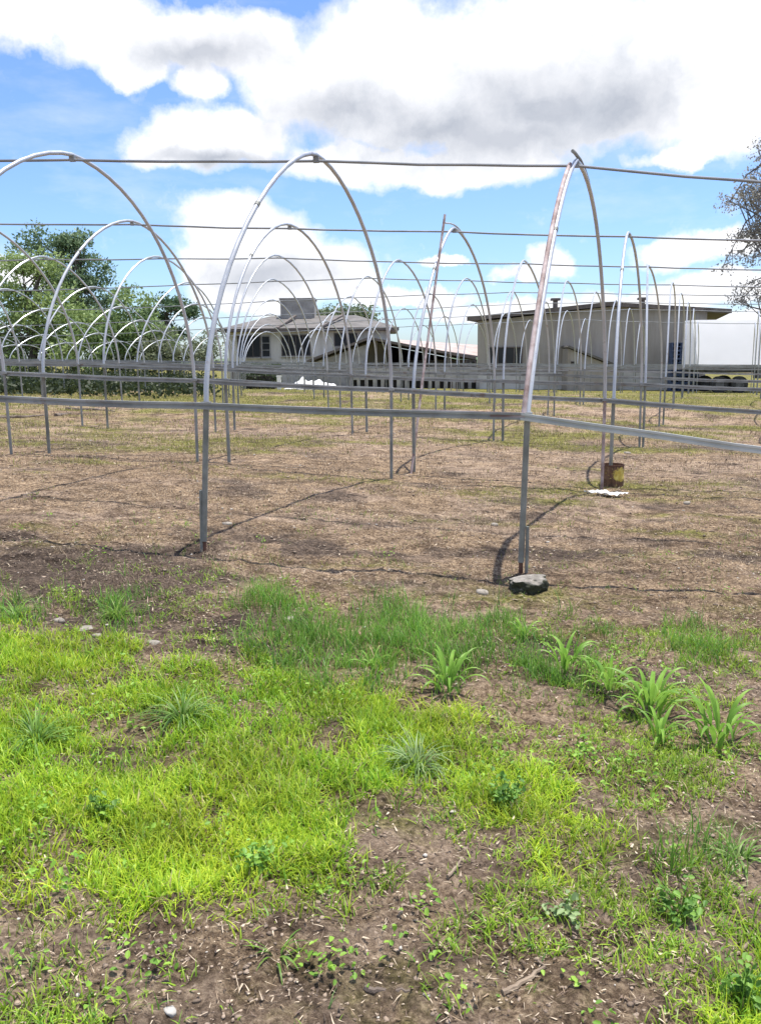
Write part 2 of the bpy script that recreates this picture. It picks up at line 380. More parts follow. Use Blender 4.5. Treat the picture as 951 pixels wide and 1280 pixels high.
def groundmat():
    m, nt, bs = nodes('field_soil'); oc = ocoord(nt)
    at_ = N(nt, 'ShaderNodeAttribute', attribute_name='col')
    sep = N(nt, 'ShaderNodeSeparateColor'); nt.links.new(at_.outputs['Color'], sep.inputs[0])
    fine = noise(nt, 46, 8, .78, oc); mid = noise(nt, 9, 6, .65, oc); big = noise(nt, 1.6, 5, .6, oc)
    soil = ramp(nt, fine, (.36, (.17,.127,.094)), (.5, (.38,.292,.218)), (.62, (.60,.48,.37)))
    straw = ramp(nt, fine, (.38, (.10,.068,.046)), (.5, (.30,.222,.150)), (.62, (.60,.475,.33)))
    green = ramp(nt, fine, (.36, (.055,.060,.018)), (.5, (.19,.19,.055)), (.64, (.40,.37,.13)))
    dark = ramp(nt, fine, (.36, (.045,.034,.027)), (.5, (.125,.097,.077)), (.66, (.27,.21,.165)))
    def fac(ch, src, amp, lo, hi):
        a = N(nt, 'ShaderNodeMath', operation='MULTIPLY_ADD'); nt.links.new(src, a.inputs[0])
        a.inputs[1].default_value = amp; nt.links.new(sep.outputs[ch], a.inputs[2])
        return ramp(nt, a.outputs[0], (lo, 0.), (hi, 1.))
    c = mixcol(nt, fac(0, mid, .9, .6, .95), soil, straw)
    c = mixcol(nt, fac(1, mid, .9, .62, 1.0), c, green)
    c = mixcol(nt, fac(2, mid, .8, .6, 1.0), c, dark)
    mp = N(nt, 'ShaderNodeMapping'); mp.inputs['Scale'].default_value = (1, 1.5, 1); nt.links.new(oc, mp.inputs[0])
    patch = noise(nt, 4.2, 9, .72, mp.outputs[0])
    c = mixcol(nt, .9, c, ramp(nt, patch, (.39, (.42,.385,.36)), (.50, (.90,.875,.85)), (.60, (1.15,1.12,1.08))), 'MULTIPLY')
    c = mixcol(nt, .5, c, ramp(nt, big, (.36, (.70,.66,.64)), (.62, (1.15,1.12,1.08))), 'MULTIPLY')
    c = mixcol(nt, .7, c, ramp(nt, noise(nt, 16, 7, .7, oc), (.38, (.62,.59,.57)), (.58, (1.2,1.18,1.15))), 'MULTIPLY')
    nt.links.new(c, bs.inputs['Base Color']); bs.inputs['Roughness'].default_value = .96
    bs.inputs['Specular IOR Level'].default_value = .15
    bump(nt, bs, noise(nt, 60, 10, .8, oc), 1., .035)
    return m
M['ground'] = groundmat()
M['hill'] = simple('far_hill', (.06,.10,.045), (.13,.17,.09), .05, .95)

# ------------------------------------------------------------------ world, sun, camera
def make_world():
    w = bpy.data.worlds.new('World'); SC.world = w; w.use_nodes = True
    nt = w.node_tree; bg = nt.nodes['Background']
    sky = N(nt, 'ShaderNodeTexSky', sky_type='NISHITA'); sky.sun_disc = False
    sky.sun_elevation = math.radians(SUN_EL); sky.sun_rotation = math.radians(SUN_AZ)
    sky.air_density = 1.0; sky.dust_density = .6; sky.ozone_density = 1.5
    co = N(nt, 'ShaderNodeTexCoord').outputs['Generated']
    sep = N(nt, 'ShaderNodeSeparateXYZ'); nt.links.new(co, sep.inputs[0])
    az = N(nt, 'ShaderNodeMath', operation='ARCTAN2'); nt.links.new(sep.outputs[0], az.inputs[0]); nt.links.new(sep.outputs[1], az.inputs[1])
    el = N(nt, 'ShaderNodeMath', operation='ARCSINE'); nt.links.new(sep.outputs[2], el.inputs[0])
    cmb = N(nt, 'ShaderNodeCombineXYZ'); nt.links.new(az.outputs[0], cmb.inputs[0]); nt.links.new(el.outputs[0], cmb.inputs[1])
    P = cmb.outputs[0]
    # domain warp for billowing edges
    wn = N(nt, 'ShaderNodeTexNoise', Scale=9., Detail=6., Roughness=.6); nt.links.new(P, wn.inputs['Vector'])
    wv = N(nt, 'ShaderNodeVectorMath', operation='MULTIPLY_ADD'); nt.links.new(wn.outputs['Color'], wv.inputs[0])
    wv.inputs[1].default_value = (.10,.07,0); wv.inputs[2].default_value = (-.05,-.035,0)
    pv = N(nt, 'ShaderNodeVectorMath', operation='ADD'); nt.links.new(P, pv.inputs[0]); nt.links.new(wv.outputs[0], pv.inputs[1])
    def lobe(px, py, rx, ry, rot=0):
        r = ray(px, py).normalized(); a = math.atan2(r.x, r.y); e = math.asin(r.z)
        sub = N(nt, 'ShaderNodeVectorMath', operation='SUBTRACT'); nt.links.new(pv.outputs[0], sub.inputs[0]); sub.inputs[1].default_value = (a, e, 0)
        mp = N(nt, 'ShaderNodeMapping'); mp.vector_type = 'POINT'
        nt.links.new(sub.outputs[0], mp.inputs[0])
        mp.inputs['Scale'].default_value = (F_PX/rx*.95, F_PX/ry*.95, 1)
        g = N(nt, 'ShaderNodeTexGradient', gradient_type='SPHERICAL'); nt.links.new(mp.outputs[0], g.inputs[0])
        return g.outputs['Fac']
    def union(ls):
        out = ls[0]
        for l in ls[1:]:
            mx = N(nt, 'ShaderNodeMath', operation='SMOOTH_MAX'); mx.inputs[2].default_value = .18
            nt.links.new(out, mx.inputs[0]); nt.links.new(l, mx.inputs[1]); out = mx.outputs[0]
        return out
    cl = union([lobe(*a) for a in CLOUDS])
    det = noise(nt, 26, 8, .62, P)
    def madd(a, k, b):
        n = N(nt, 'ShaderNodeMath', operation='MULTIPLY_ADD'); nt.links.new(a, n.inputs[0]); n.inputs[1].default_value = k
        if isinstance(b, (int, float)): n.inputs[2].default_value = b
        else: nt.links.new(b, n.inputs[2])
        return n.outputs[0]
    dens = madd(noise(nt, 11, 9, .6, P), .55, madd(det, .45, madd(cl, 1.1, -.50)))
    # loose clouds elsewhere in the sky (behind and beside the camera)
    gen = noise(nt, 2.2, 7, .55, co)
    # the part of the sky away from the photographed clouds gets the loose clouds
    fr = N(nt, 'ShaderNodeMapRange'); fr.interpolation_type = 'SMOOTHSTEP'
    nt.links.new(sep.outputs[1], fr.inputs[0]); fr.inputs[1].default_value = .72; fr.inputs[2].default_value = .45; fr.inputs[3].default_value = 0.; fr.inputs[4].default_value = 1.
    far = N(nt, 'ShaderNodeMath', operation='MULTIPLY'); nt.links.new(ramp(nt, gen, (.46, 0.), (.62, 1.)), far.inputs[0]); nt.links.new(fr.outputs[0], far.inputs[1])
    alpha0 = ramp(nt, dens, (.21, 0.), (.50, 1.))
    am = N(nt, 'ShaderNodeMath', operation='MAXIMUM'); nt.links.new(alpha0, am.inputs[0]); nt.links.new(far.outputs[0], am.inputs[1])
    # faint milky veils
    vn = N(nt, 'ShaderNodeTexNoise', Scale=5., Detail=6., Roughness=.6); 
    vm = N(nt, 'ShaderNodeMapping'); vm.inputs['Scale'].default_value = (1, 3, 1); nt.links.new(P, vm.inputs[0]); nt.links.new(vm.outputs[0], vn.inputs['Vector'])
    veil = ramp(nt, vn.outputs['Fac'], (.5, 0.), (.85, .4))
    am2 = N(nt, 'ShaderNodeMath', operation='MAXIMUM'); nt.links.new(am.outputs[0], am2.inputs[0]); nt.links.new(veil, am2.inputs[1])
    grey = union([lobe(*a) for a in GREYS])
    gdet = madd(noise(nt, 11, 7, .6, P), 1.0, madd(grey, 1.15, -.52))
    gfac = ramp(nt, gdet, (.0, 0.), (1.0, 1.))
    ccol = mixcol(nt, gfac, (CW*1.0, CW*1.0, CW*1.02), (CW*.50, CW*.525, CW*.585))
    ccol = mixcol(nt, 1., ccol, ramp(nt, noise(nt, 10, 8, .65, pv.outputs[0]), (.32, (.80,.83,.87)), (.56, (1.06,1.06,1.06))), 'MULTIPLY')
    skm = mixcol(nt, 1., sky.outputs[0], SKYTINT, 'MULTIPLY')
    vs = N(nt, 'ShaderNodeVectorMath', operation='SCALE'); nt.links.new(skm, vs.inputs[0]); vs.inputs['Scale'].default_value = 1.
    c = mixcol(nt, am2.outputs[0], vs.outputs[0], ccol)
    nt.links.new(c, bg.inputs['Color']); bg.inputs['Strength'].default_value = SKY_S
    w.cycles.sampling_method = 'MANUAL'; w.cycles.sample_map_resolution = 1024
SUN_EL, SUN_AZ = 76., 45.
SKY_S = .10
CW = 7.9
SKYTINT = (.82, 1.0, 1.32)
CLOUDS = [(40,12,120,48),(150,30,130,52),(235,40,110,46),(165,78,60,26),(250,100,55,30),(330,55,80,46),
    (470,60,130,80),(570,85,150,90),(700,60,170,95),(850,55,150,100),(950,50,90,80),(620,150,170,66),(760,125,130,72),(880,140,110,62),(470,140,130,64),(390,110,90,60),
    (265,172,120,46),(215,185,62,32),(310,160,60,34),(560,212,150,30),(440,205,110,28),(660,195,60,26),(935,120,70,90),(850,200,70,16),
    (285,285,72,52),(345,315,85,58),(265,335,62,50),(420,345,80,40),(330,360,120,40),
    (682,327,42,26),(650,345,36,16),(850,318,66,20),(915,308,66,24),(30,335,40,26),(905,355,110,20),(800,372,120,20),(600,388,100,16),(560,330,40,10),(500,370,120,14),(940,395,120,20),(700,392,140,18)]
GREYS = [(560,160,200,60),(690,130,190,75),(770,135,130,60),(430,145,130,45),(250,60,140,30),(640,165,230,45),(270,195,120,16),(340,345,120,30)]
make_world()
SC.view_settings.view_transform = 'Standard'; SC.view_settings.look = 'None'
SC.view_settings.exposure = .64; SC.view_settings.gamma = 1
SC.view_settings.use_curve_mapping = False
SC.cycles.use_denoising = True
SC.cycles.max_bounces = 8; SC.cycles.transparent_max_bounces = 8
SC.cycles.use_adaptive_sampling = True; SC.cycles.adaptive_threshold = .015
sun = bpy.data.lights.new('sun', 'SUN'); sun.energy = 4.6; sun.angle = math.radians(.53); sun.color = (1, .955, .88)
so = bpy.data.objects.new('sun', sun); COL.objects.link(so)
sd = Vector((math.cos(math.radians(SUN_EL))*math.sin(math.radians(SUN_AZ)), math.cos(math.radians(SUN_EL))*math.cos(math.radians(SUN_AZ)), math.sin(math.radians(SUN_EL))))
so.rotation_euler = (-sd).to_track_quat('-Z', 'Y').to_euler(); so.location = sd*60
cam = bpy.data.cameras.new('camera'); cam.sensor_fit = 'HORIZONTAL'; cam.sensor_width = 36
cam.lens = F_PX/951*36; cam.clip_end = 3000; cam.clip_start = .05
co_ = bpy.data.objects.new('camera', cam); COL.objects.link(co_); SC.camera = co_
Rv = Vector((1,0,0)); Uv = Vector((0, ST, CT)); Fv = Vector((0, CT, -ST))
R2 = CR*Rv - SR*Uv*(-1); U2 = CR*Uv - SR*Rv
R2 = CR*Rv + SR*Uv
mw = Matrix((( R2.x, U2.x, -Fv.x, 0), (R2.y, U2.y, -Fv.y, 0), (R2.z, U2.z, -Fv.z, H), (0,0,0,1)))
co_.matrix_world = mw

# ------------------------------------------------------------------ pixel-polygons laid on the ground (which plants grow where)
def inpoly(px, py, poly):
    r = np.zeros(px.shape, bool); n = len(poly)
    for i in range(n):
        x0, y0 = poly[i]; x1, y1 = poly[(i+1) % n]
        c = ((y0 > py) != (y1 > py)) & (px < (x1-x0)*(py-y0)/((y1-y0) or 1e-9) + x0)
        r ^= c
    return r
BRIGHT = [[(-300,775),(0,778),(90,792),(200,815),(290,838),(350,832),(430,850),(520,880),(600,925),(640,965),(560,985),(470,975),(400,1015),(370,1060),(430,1120),(440,1150),(330,1150),(180,1128),(60,1128),(-300,1110)],
    [(560,990),(680,985),(715,1010),(725,1060),(700,1080),(640,1050),(560,1040)],
    [(640,1055),(715,1065),(745,1095),(740,1120),(700,1135),(650,1120)],
    [(900,1240),(940,1215),(1050,1215),(1050,1300),(910,1300)]]
MIDG = [[(300,790),(330,775),(450,765),(530,760),(645,768),(640,800),(620,840),(585,850),(450,842),(350,835),(290,830)],
    [(645,775),(700,785),(745,800),(740,860),(700,870),(660,850)],
    [(805,1065),(850,1050),(895,1060),(905,1090),(860,1100),(820,1095)],
    [(0,745),(40,750),(50,775),(0,785)],[(120,735),(170,740),(170,775),(125,775)],[(280,735),(365,740),(370,775),(280,785)],
    [(840,790),(900,800),(905,825),(850,822)]]
SPARSE = [[(600,1060),(780,1090),(770,1150),(600,1165),(550,1140)],[(800,1100),(880,1110),(951,1150),(951,1210),(890,1210),(820,1180)],[(700,915),(800,905),(870,930),(850,990),(730,985)],[(440,960),(640,960),(720,1000),(740,1100),(560,1150),(430,1160),(380,1050)],
    [(600,900),(900,930),(951,960),(951,1000),(700,980),(600,940)],
    [(120,1190),(280,1180),(290,1260),(110,1260)],[(-20,1240),(50,1230),(60,1300),(-20,1300)],
    [(530,1100),(780,1100),(800,1180),(700,1200),(540,1170)],[(640,770),(951,790),(951,880),(780,900),(640,860)],
    [(430,1180),(500,1180),(500,1250),(430,1250)],[(80,730),(420,740),(420,790),(300,800),(100,775)],[(780,1150),(951,1150),(951,1300),(850,1300)]]
def density(x, y, jit=0.):
    px, py = project(x, y, terrain(x, y))
    n1 = fbm(x*3.2, y*3.2, 21, 4); n2 = fbm(x*3.2, y*3.2, 55, 4)
    s = 48*np.clip((py-446)/500, .1, 1.6)
    n3 = fbm(x*14., y*14., 23, 3); n4 = fbm(x*14., y*14., 57, 3)
    qx = px + (n1*1.5 + n3*.7)*s; qy = py + (n2*1.0 + n4*.5)*s
    if jit:
        qx = qx + rng.normal(0, jit, px.shape)*s; qy = qy + rng.normal(0, jit*.6, px.shape)*s
    b = np.zeros(px.shape); g = np.zeros(px.shape); sp = np.zeros(px.shape)
    for p in BRIGHT: b = np.maximum(b, inpoly(qx, qy, p))
    for p in MIDG: g = np.maximum(g, inpoly(qx, qy, p))
    for p in SPARSE: sp = np.maximum(sp, inpoly(qx, qy, p))
    return b, g, sp, px, py

# ------------------------------------------------------------------ ground sheet
def axis(a, b, fine0, fine1, fine, growth):
    r = list(np.arange(fine0, fine1, fine)); s = fine; v = fine1
    while v < b: r.append(v); s *= growth; v += s
    r.append(b); s = fine; v = fine0; l = []
    while v > a:
        s *= growth; v -= s; l.append(max(v, a))
    return np.array(sorted(set(np.round(l + r, 4))))
def make_ground():
    xs = axis(-900, 900, -3.0, 3.2, .022, 1.06); ys = axis(-60, 1500, 1.5, 7.2, .022, 1.045)
    X, Y = np.meshgrid(xs, ys); x = X.ravel(); y = Y.ravel()
    z = ground(x, y)
    b, g, sp, px, py = density(x, y)
    gr = np.clip(b + g, 0, 1)
    clod = np.clip(fbm(x*17, y*17, 77, 4)+.06, 0, 1)
    z = z + .030*clod*(1-.7*gr)*np.clip(1.2-y/9, 0, 1)
    nz = fbm(x*.55, y*.8, 31, 4); nz2 = fbm(x*.35, y*1.1, 41, 4); nz3 = fbm(x*1.3, y*1.9, 51, 4); nz4 = fbm(x*1.1, y*2.4, 61, 4); nz5 = fbm(x*2.2, y*3.6, 71, 4)
    R = np.clip(.24 + .9*nz + .8*nz5 + .25*np.exp(-((py-640)/110)**2), 0, 1)
    G = np.clip(-.10 + .8*nz2 + .7*nz4 + .22*np.exp(-((px-800)/220)**2-((py-610)/110)**2) + .35*np.exp(-((py-535)/35)**2) + .45*np.exp(-((py-498)/14)**2), 0, 1)
    G = np.maximum(G, gr*.30)
    far = np.clip((y-26)/8, 0, 1); G = np.maximum(G, far*.8)
    Bm = np.clip(.08 - .22*np.clip((py-880)/200, 0, 1) + .55*nz3 - .75*nz5 + .15*gr + .75*np.exp(-((px-110)/190)**2-((py-725)/40)**2) + .35*np.exp(-((px-330)/120)**2-((py-770)/25)**2)
         + .3*np.exp(-((py-690)/14)**2)*(px > 350) + .35*np.exp(-((px-760)/160)**2-((py-900)/30)**2), 0, 1)
    nx = len(xs); ny = len(ys)
    I = np.arange(nx*ny).reshape(ny, nx)
    q = np.stack([I[:-1,:-1], I[:-1,1:], I[1:,1:], I[1:,:-1]], -1).reshape(-1, 4)
    o = np_mesh('ground', np.stack([x, y, z], 1), q, M['ground'], np.stack([R, G, Bm], 1), True)
    tag(o, kind='structure')
make_ground()

# ------------------------------------------------------------------ blades and leaves
def blades(base, h, w, lean, az, curve, col, segs=3, twist=None):
    """one tapering bent strip per blade -> verts, quads, colours"""
    n = len(base); t = np.linspace(0, 1, segs+1)
    d = np.stack([np.cos(az), np.sin(az), np.zeros(n)], 1)
    sd_ = np.stack([-np.sin(az), np.cos(az), np.zeros(n)], 1)
    if twist is not None: sd_ = sd_*np.cos(twist)[:, None] + d*np.sin(twist)[:, None]
    V = np.empty((n, segs+1, 2, 3))
    px = np.zeros(n); pz = np.zeros(n); th = lean.copy()
    for k, tt in enumerate(t):
        ww = w*(1 - tt**1.6)*.5 + w*.04
        c = base + d*px[:, None]; c[:, 2] += pz
        V[:, k, 0] = c - sd_*ww[:, None]; V[:, k, 1] = c + sd_*ww[:, None]
        px = px + np.sin(th)*h/segs; pz = pz + np.cos(th)*h/segs; th = th + curve/segs
    b = np.arange(n)[:, None]*(2*(segs+1)); k = np.arange(segs)[None]*2
    q = np.stack([b+k, b+k+1, b+k+3, b+k+2], -1).reshape(-1, 4)
    C = np.repeat(col[:, None, :], 2*(segs+1), 1)
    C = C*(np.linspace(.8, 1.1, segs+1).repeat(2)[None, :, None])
    return V.reshape(-1, 3), q, C.reshape(-1, 3)
def join(parts):
    vs, qs, cs, o = [], [], [], 0
    for v, q, c in parts:
        vs.append(v); qs.append(q+o); cs.append(c); o += len(v)
    return np.concatenate(vs), np.concatenate(qs), np.concatenate(cs)
def leaves(cen, L, W, col, up=.35):
    n = len(cen)
    a = rng.normal(size=(n, 3)); a /= np.linalg.norm(a, axis=1)[:, None]
    b = rng.normal(size=(n, 3)); b[:, 2] += up
    b -= a*(a*b).sum(1)[:, None]; b /= np.linalg.norm(b, axis=1)[:, None]
    nn = np.cross(a, b)
    L = np.asarray(L)[:, None]; W = np.asarray(W)[:, None]
    V = np.stack([cen-a*L*.5, cen+b*W*.5+nn*L*.08, cen+a*L*.5, cen-b*W*.5+nn*L*.08], 1)
    q = np.arange(n*4).reshape(n, 4)
    return V.reshape(-1, 3), q, np.repeat(col, 4, 0)
def ovals(cen, L, W, col, up=1.):
    # oval leaf folded along its midrib: six points, two faces
    n = len(cen)
    a = rng.normal(size=(n, 3)); a[:, 2] *= .5; a /= np.linalg.norm(a, axis=1)[:, None]
    b = rng.normal(size=(n, 3))*.5; b[:, 2] += up; nn = b - a*(a*b).sum(1)[:, None]; nn /= np.linalg.norm(nn, axis=1)[:, None]
    b = np.cross(nn, a)
    L = np.asarray(L)[:, None]; W = np.asarray(W)[:, None]
    V = np.stack([cen-a*L*.5-nn*L*.06, cen-a*L*.22+b*W*.5+nn*W*.14, cen+a*L*.2+b*W*.42+nn*W*.10, cen+a*L*.5-nn*L*.14, cen+a*L*.2-b*W*.42+nn*W*.10, cen-a*L*.22-b*W*.5+nn*W*.14], 1)
    i = np.arange(n)[:, None]*6
    q = np.stack([i+np.array([[0,1,2,3]]), i+np.array([[0,3,4,5]])], 1).reshape(-1, 4)
    return V.reshape(-1, 3), q, np.repeat(col, 6, 0)
def tuftpoints(n, x0, x1, y0, y1):
    # more candidates near the camera
    u = rng.random(n); y = (y0**-.6 + u*(y1**-.6 - y0**-.6))**(-1/.6)
    x = rng.uniform(x0, x1, n)
    return x, y
def make_grass():
    parts = []
    x, y = tuftpoints(150000, -3.6, 4.2, 1.45, 8.0)
    b, g, sp, px, py = density(x, y, .55)
    vis = (px > -150) & (px < 1100)
    pn = fbm(x*2.1, y*2.1, 91, 4)
    r = rng.random(len(x))
    hole = fbm(x*5.5, y*5.5, 95, 3)
    selB = vis & (b > 0) & (r < np.clip(.62 + 1.4*hole, .05, 1))
    selG = vis & (g > 0) & (b == 0) & (r < np.clip(.30 + .9*hole, .03, .8))
    selS = vis & (b == 0) & (g == 0) & (sp > 0) & (r < np.clip(.36 + 1.15*(pn+hole*.8), .02, .9))
    selO = vis & (b == 0) & (g == 0) & (sp == 0) & (r < np.clip(.012 + .2*(pn+.5*hole), .003, .12))
    def emit(sel, nb, hm, wm, lean, base_cols, spread):
        ix = np.repeat(np.nonzero(sel)[0], nb); n = len(ix)
        bx = x[ix] + rng.normal(size=n)*spread; by = y[ix] + rng.normal(size=n)*spread
        bz = ground(bx, by) - .004
        tone = np.clip(rng.normal(.5, .22, n) + .5*pn[ix], 0, 1)[:, None]
        c = base_cols[0]*(1-tone) + base_cols[1]*tone
        c = c*(1 + .22*np.clip(2.5*fbm(bx*4.5, by*4.5, 171, 3), -1, 1))[:, None]
        cool = rng.random(n) < .16; c[cool] = c[cool]*np.array([.62,.80,1.2])
        dry = rng.random(n) < .045
        c[dry] = np.array([.52,.42,.22])*rng.uniform(.6, 1.1, (dry.sum(), 1))
        h = hm*rng.uniform(.5, 1.3, n)*(1 + .6*np.clip(fbm(bx*3, by*3, 61, 2), -.5, .6))
        w = wm*rng.uniform(.6, 1.35, n)
        parts.append(blades(np.stack([bx, by, bz], 1), h, w, np.abs(rng.normal(0, lean, n)), rng.uniform(0, 2*np.pi, n), rng.uniform(.3, 1.7, n), c, 3, rng.normal(0, .5, n)))
    YG = (np.array([.20,.385,.024]), np.array([.54,.63,.055])); DG = (np.array([.12,.26,.03]), np.array([.25,.45,.07]))
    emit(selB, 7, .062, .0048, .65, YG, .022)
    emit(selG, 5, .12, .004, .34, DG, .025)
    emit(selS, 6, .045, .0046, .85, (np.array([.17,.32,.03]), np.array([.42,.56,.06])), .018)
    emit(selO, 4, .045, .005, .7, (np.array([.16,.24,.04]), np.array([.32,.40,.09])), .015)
    v, q, c = join(parts)
    tag(np_mesh('grass', v, q, M['grass'], c), 'bright short grass covering the near ground', kind='stuff')
    # broad little weed leaves among the grass
    x2, y2 = tuftpoints(14000, -3.4, 4.0, 1.45, 7.0)
    b, g, sp, px, py = density(x2, y2)
    wn = fbm(x2*1.6, y2*1.6, 131, 3)
    r = rng.random(len(x2))
    s = ((sp > 0) & (r < np.clip(.04+.8*wn, .0, .5))) | ((b > 0) & (r < np.clip(.03+.7*wn, .01, .5))) | ((b+g+sp == 0) & (r < .012))
    ix = np.repeat(np.nonzero(s)[0], 10); n = len(ix)
    bx = x2[ix] + rng.normal(size=n)*.025; by = y2[ix] + rng.normal(size=n)*.025; bz = ground(bx, by) + rng.uniform(.005, .06, n)
    t = rng.random(n)[:, None]
    col = np.array([.13,.28,.035])*(1-t) + np.array([.32,.52,.07])*t
    L = rng.uniform(.010, .024, n)
    v, q, c = ovals(np.stack([bx, by, bz], 1), L, L*.6, col, 1.6)
    tag(np_mesh('weeds', v, q, M['leaf'], c), 'small broad leaved weeds between grass tufts', kind='stuff')
make_grass()

def make_litter():
    # dry straw and leaf scraps
    parts = []
    n = 150000
    u = rng.random(n)**.62; y = 1.45*(22/1.45)**u; x = rng.uniform(-1, 1, n)*(.55*y+.5)
    b, g, sp, px, py = density(x, y)
    cl = fbm(x*1.4, y*1.4, 141, 3)
    keep = (rng.random(n) < np.clip(.46+1.5*cl+.05*np.clip(y-4, 0, 6), .06, 1)) & ~(((b > 0) | (g > 0)) & (rng.random(n) < .8))
    x = x[keep]; y = y[keep]; n = len(x)
    sc = np.clip(.55 + y*.12, .75, 2.2)
    L = rng.gamma(2.2, .0075, n)*sc + .006; W = rng.uniform(.0016, .0038, n)*sc
    lf = rng.random(n) < .25
    L[lf] *= .7; W[lf] *= 2.6
    t = rng.random(n)[:, None]
    col = np.where(t < .55, np.array([.30,.22,.145])*(.6+.8*t), np.array([.66,.54,.40])*(.4+.6*t))
    dk = rng.random(n) < .38; col[dk] = np.array([.15,.108,.08])*rng.uniform(.5, 1.4, (dk.sum(), 1))
    col = col*np.clip(1.08-.03*y, .85, 1.05)[:, None]
    base = np.stack([x, y, ground(x, y) + .004 + rng.random(n)*.012], 1)
    parts.append(blades(base, L, W, np.full(n, 1.5) + rng.normal(0, .2, n), rng.uniform(0, 2*np.pi, n), rng.normal(0, .35, n), col, 2, rng.normal(0, .35, n)))
    v, q, c = join(parts)
    tag(np_mesh('straw_litter', v, q, M['litter'], c), 'dry straw and leaf scraps scattered on the soil', kind='stuff')
    # sparse low green growth on the field
    n = 26000
    u = rng.random(n); y = 6.0*(34/6.0)**u; x = rng.uniform(-1, 1, n)*(.5*y+.6)
    px, py = project(x, y, terrain(x, y))
    nz2 = fbm(x*.35, y*1.1, 41, 4); q1 = fbm(x*2.5, y*2.5, 151, 3)
    dn = -.10 + .9*nz2 + .6*q1 + .28*np.exp(-((py-535)/35)**2) + .5*np.exp(-((py-498)/14)**2)
    s = rng.random(n) < np.clip(dn, .012, .9)
    ix = np.repeat(np.nonzero(s)[0], 4); n = len(ix)
    sp_ = .02 + .004*y[ix]
    bx = x[ix]+rng.normal(size=n)*sp_; by = y[ix]+rng.normal(size=n)*sp_
    t = rng.random(n)[:, None]
    col = np.array([.20,.22,.05])*(1-t) + np.array([.42,.40,.13])*t
    k = np.clip(by/9, .8, 2.2)
    v, q, c = blades(np.stack([bx, by, ground(bx, by)-.003], 1), .05*rng.uniform(.5, 1.3, n)*k**.6, .006*k, np.abs(rng.normal(0, .6, n)), rng.uniform(0, 2*np.pi, n), rng.uniform(.3, 1.5, n), col, 2, rng.normal(0, .5, n))
    tag(np_mesh('field_grass', v, q, M['grass'], c), 'thin yellowish growth across the field', kind='stuff')
    n = 42000
    u = rng.random(n); y = 4.2*(26/4.2)**u; x = rng.uniform(-1, 1, n)*(.5*y+.6)
    q2 = fbm(x*1.9, y*2.6, 161, 4); px, py = project(x, y, terrain(x, y))
    b, g, sp, _, _ = density(x, y)
    s = (rng.random(n) < np.clip(.08 + 1.5*q2, .01, .8)) & (b == 0) & (g == 0)
    ix = np.repeat(np.nonzero(s)[0], 5); n = len(ix)
    bx = x[ix]+rng.normal(size=n)*(.02+.004*y[ix]); by = y[ix]+rng.normal(size=n)*(.02+.004*y[ix])
    t = rng.random(n)[:, None]; k = np.clip(by/9, .7, 2.)
    col = np.array([.20,.142,.09])*(1-t) + np.array([.60,.465,.32])*t
    dk = rng.random(n) < .34; col[dk] = np.array([.10,.07,.048])
    v, q, c = blades(np.stack([bx, by, ground(bx, by)-.003], 1), .05*rng.uniform(.4, 1.5, n)*k**.6, .0042*k, np.abs(rng.normal(0, .95, n)), rng.uniform(0, 2*np.pi, n), rng.uniform(.2, 1.5, n), col, 2, rng.normal(0, .5, n))
    tag(np_mesh('dry_stubble', v, q, M['litter'], c), 'dry tan stubble and dead weeds over the field', kind='stuff')
    # pebbles and clods
    n = 26000
    u = rng.random(n); y = 1.45*(16/1.45)**u; x = rng.uniform(-1, 1, n)*(.52*y+.5)
    r = np.minimum(rng.gamma(1.6, .0021, n), .009)*np.clip(.6+.13*y, .8, 1.9) + .0012
    P = np.array([(1,0,0),(-1,0,0),(0,1,0),(0,-1,0),(0,0,1),(0,0,-1),(.6,.6,.55),(-.6,.6,.55),(-.6,-.6,.55),(.6,-.6,.55)])
    T = np.array([(0,6,9),(0,2,6),(2,7,6),(2,1,7),(1,8,7),(1,3,8),(3,9,8),(3,0,9),(4,6,7),(4,7,8),(4,8,9),(4,9,6),(5,2,0),(5,1,2),(5,3,1),(5,0,3)])
    V = P[None]*r[:, None, None]*rng.uniform(.7, 1.3, (n, 10, 1)); V[..., 2] *= .55; ang = rng.uniform(0, 6.28, (n, 1)); st = rng.uniform(.6, 1.5, (n, 1)); V[..., 0] *= st; vx = V[..., 0]*np.cos(ang)-V[..., 1]*np.sin(ang); V[..., 1] = V[..., 0]*np.sin(ang)+V[..., 1]*np.cos(ang); V[..., 0] = vx
    V += np.stack([x, y, ground(x, y)+r*.2], 1)[:, None]
    t = rng.random(n)[:, None]
    col = np.array([.16,.12,.09])*(1-t) + np.array([.40,.31,.235])*t
    col[rng.random(n) < .03] = np.array([.5,.46,.41])
    tag(np_mesh('pebbles', V.reshape(-1, 3), (T[None]+np.arange(n)[:, None, None]*10).reshape(-1, 3), M['litter'], np.repeat(col, 10, 0)), 'small pebbles and soil clods strewn over the ground', kind='stuff')
make_litter()

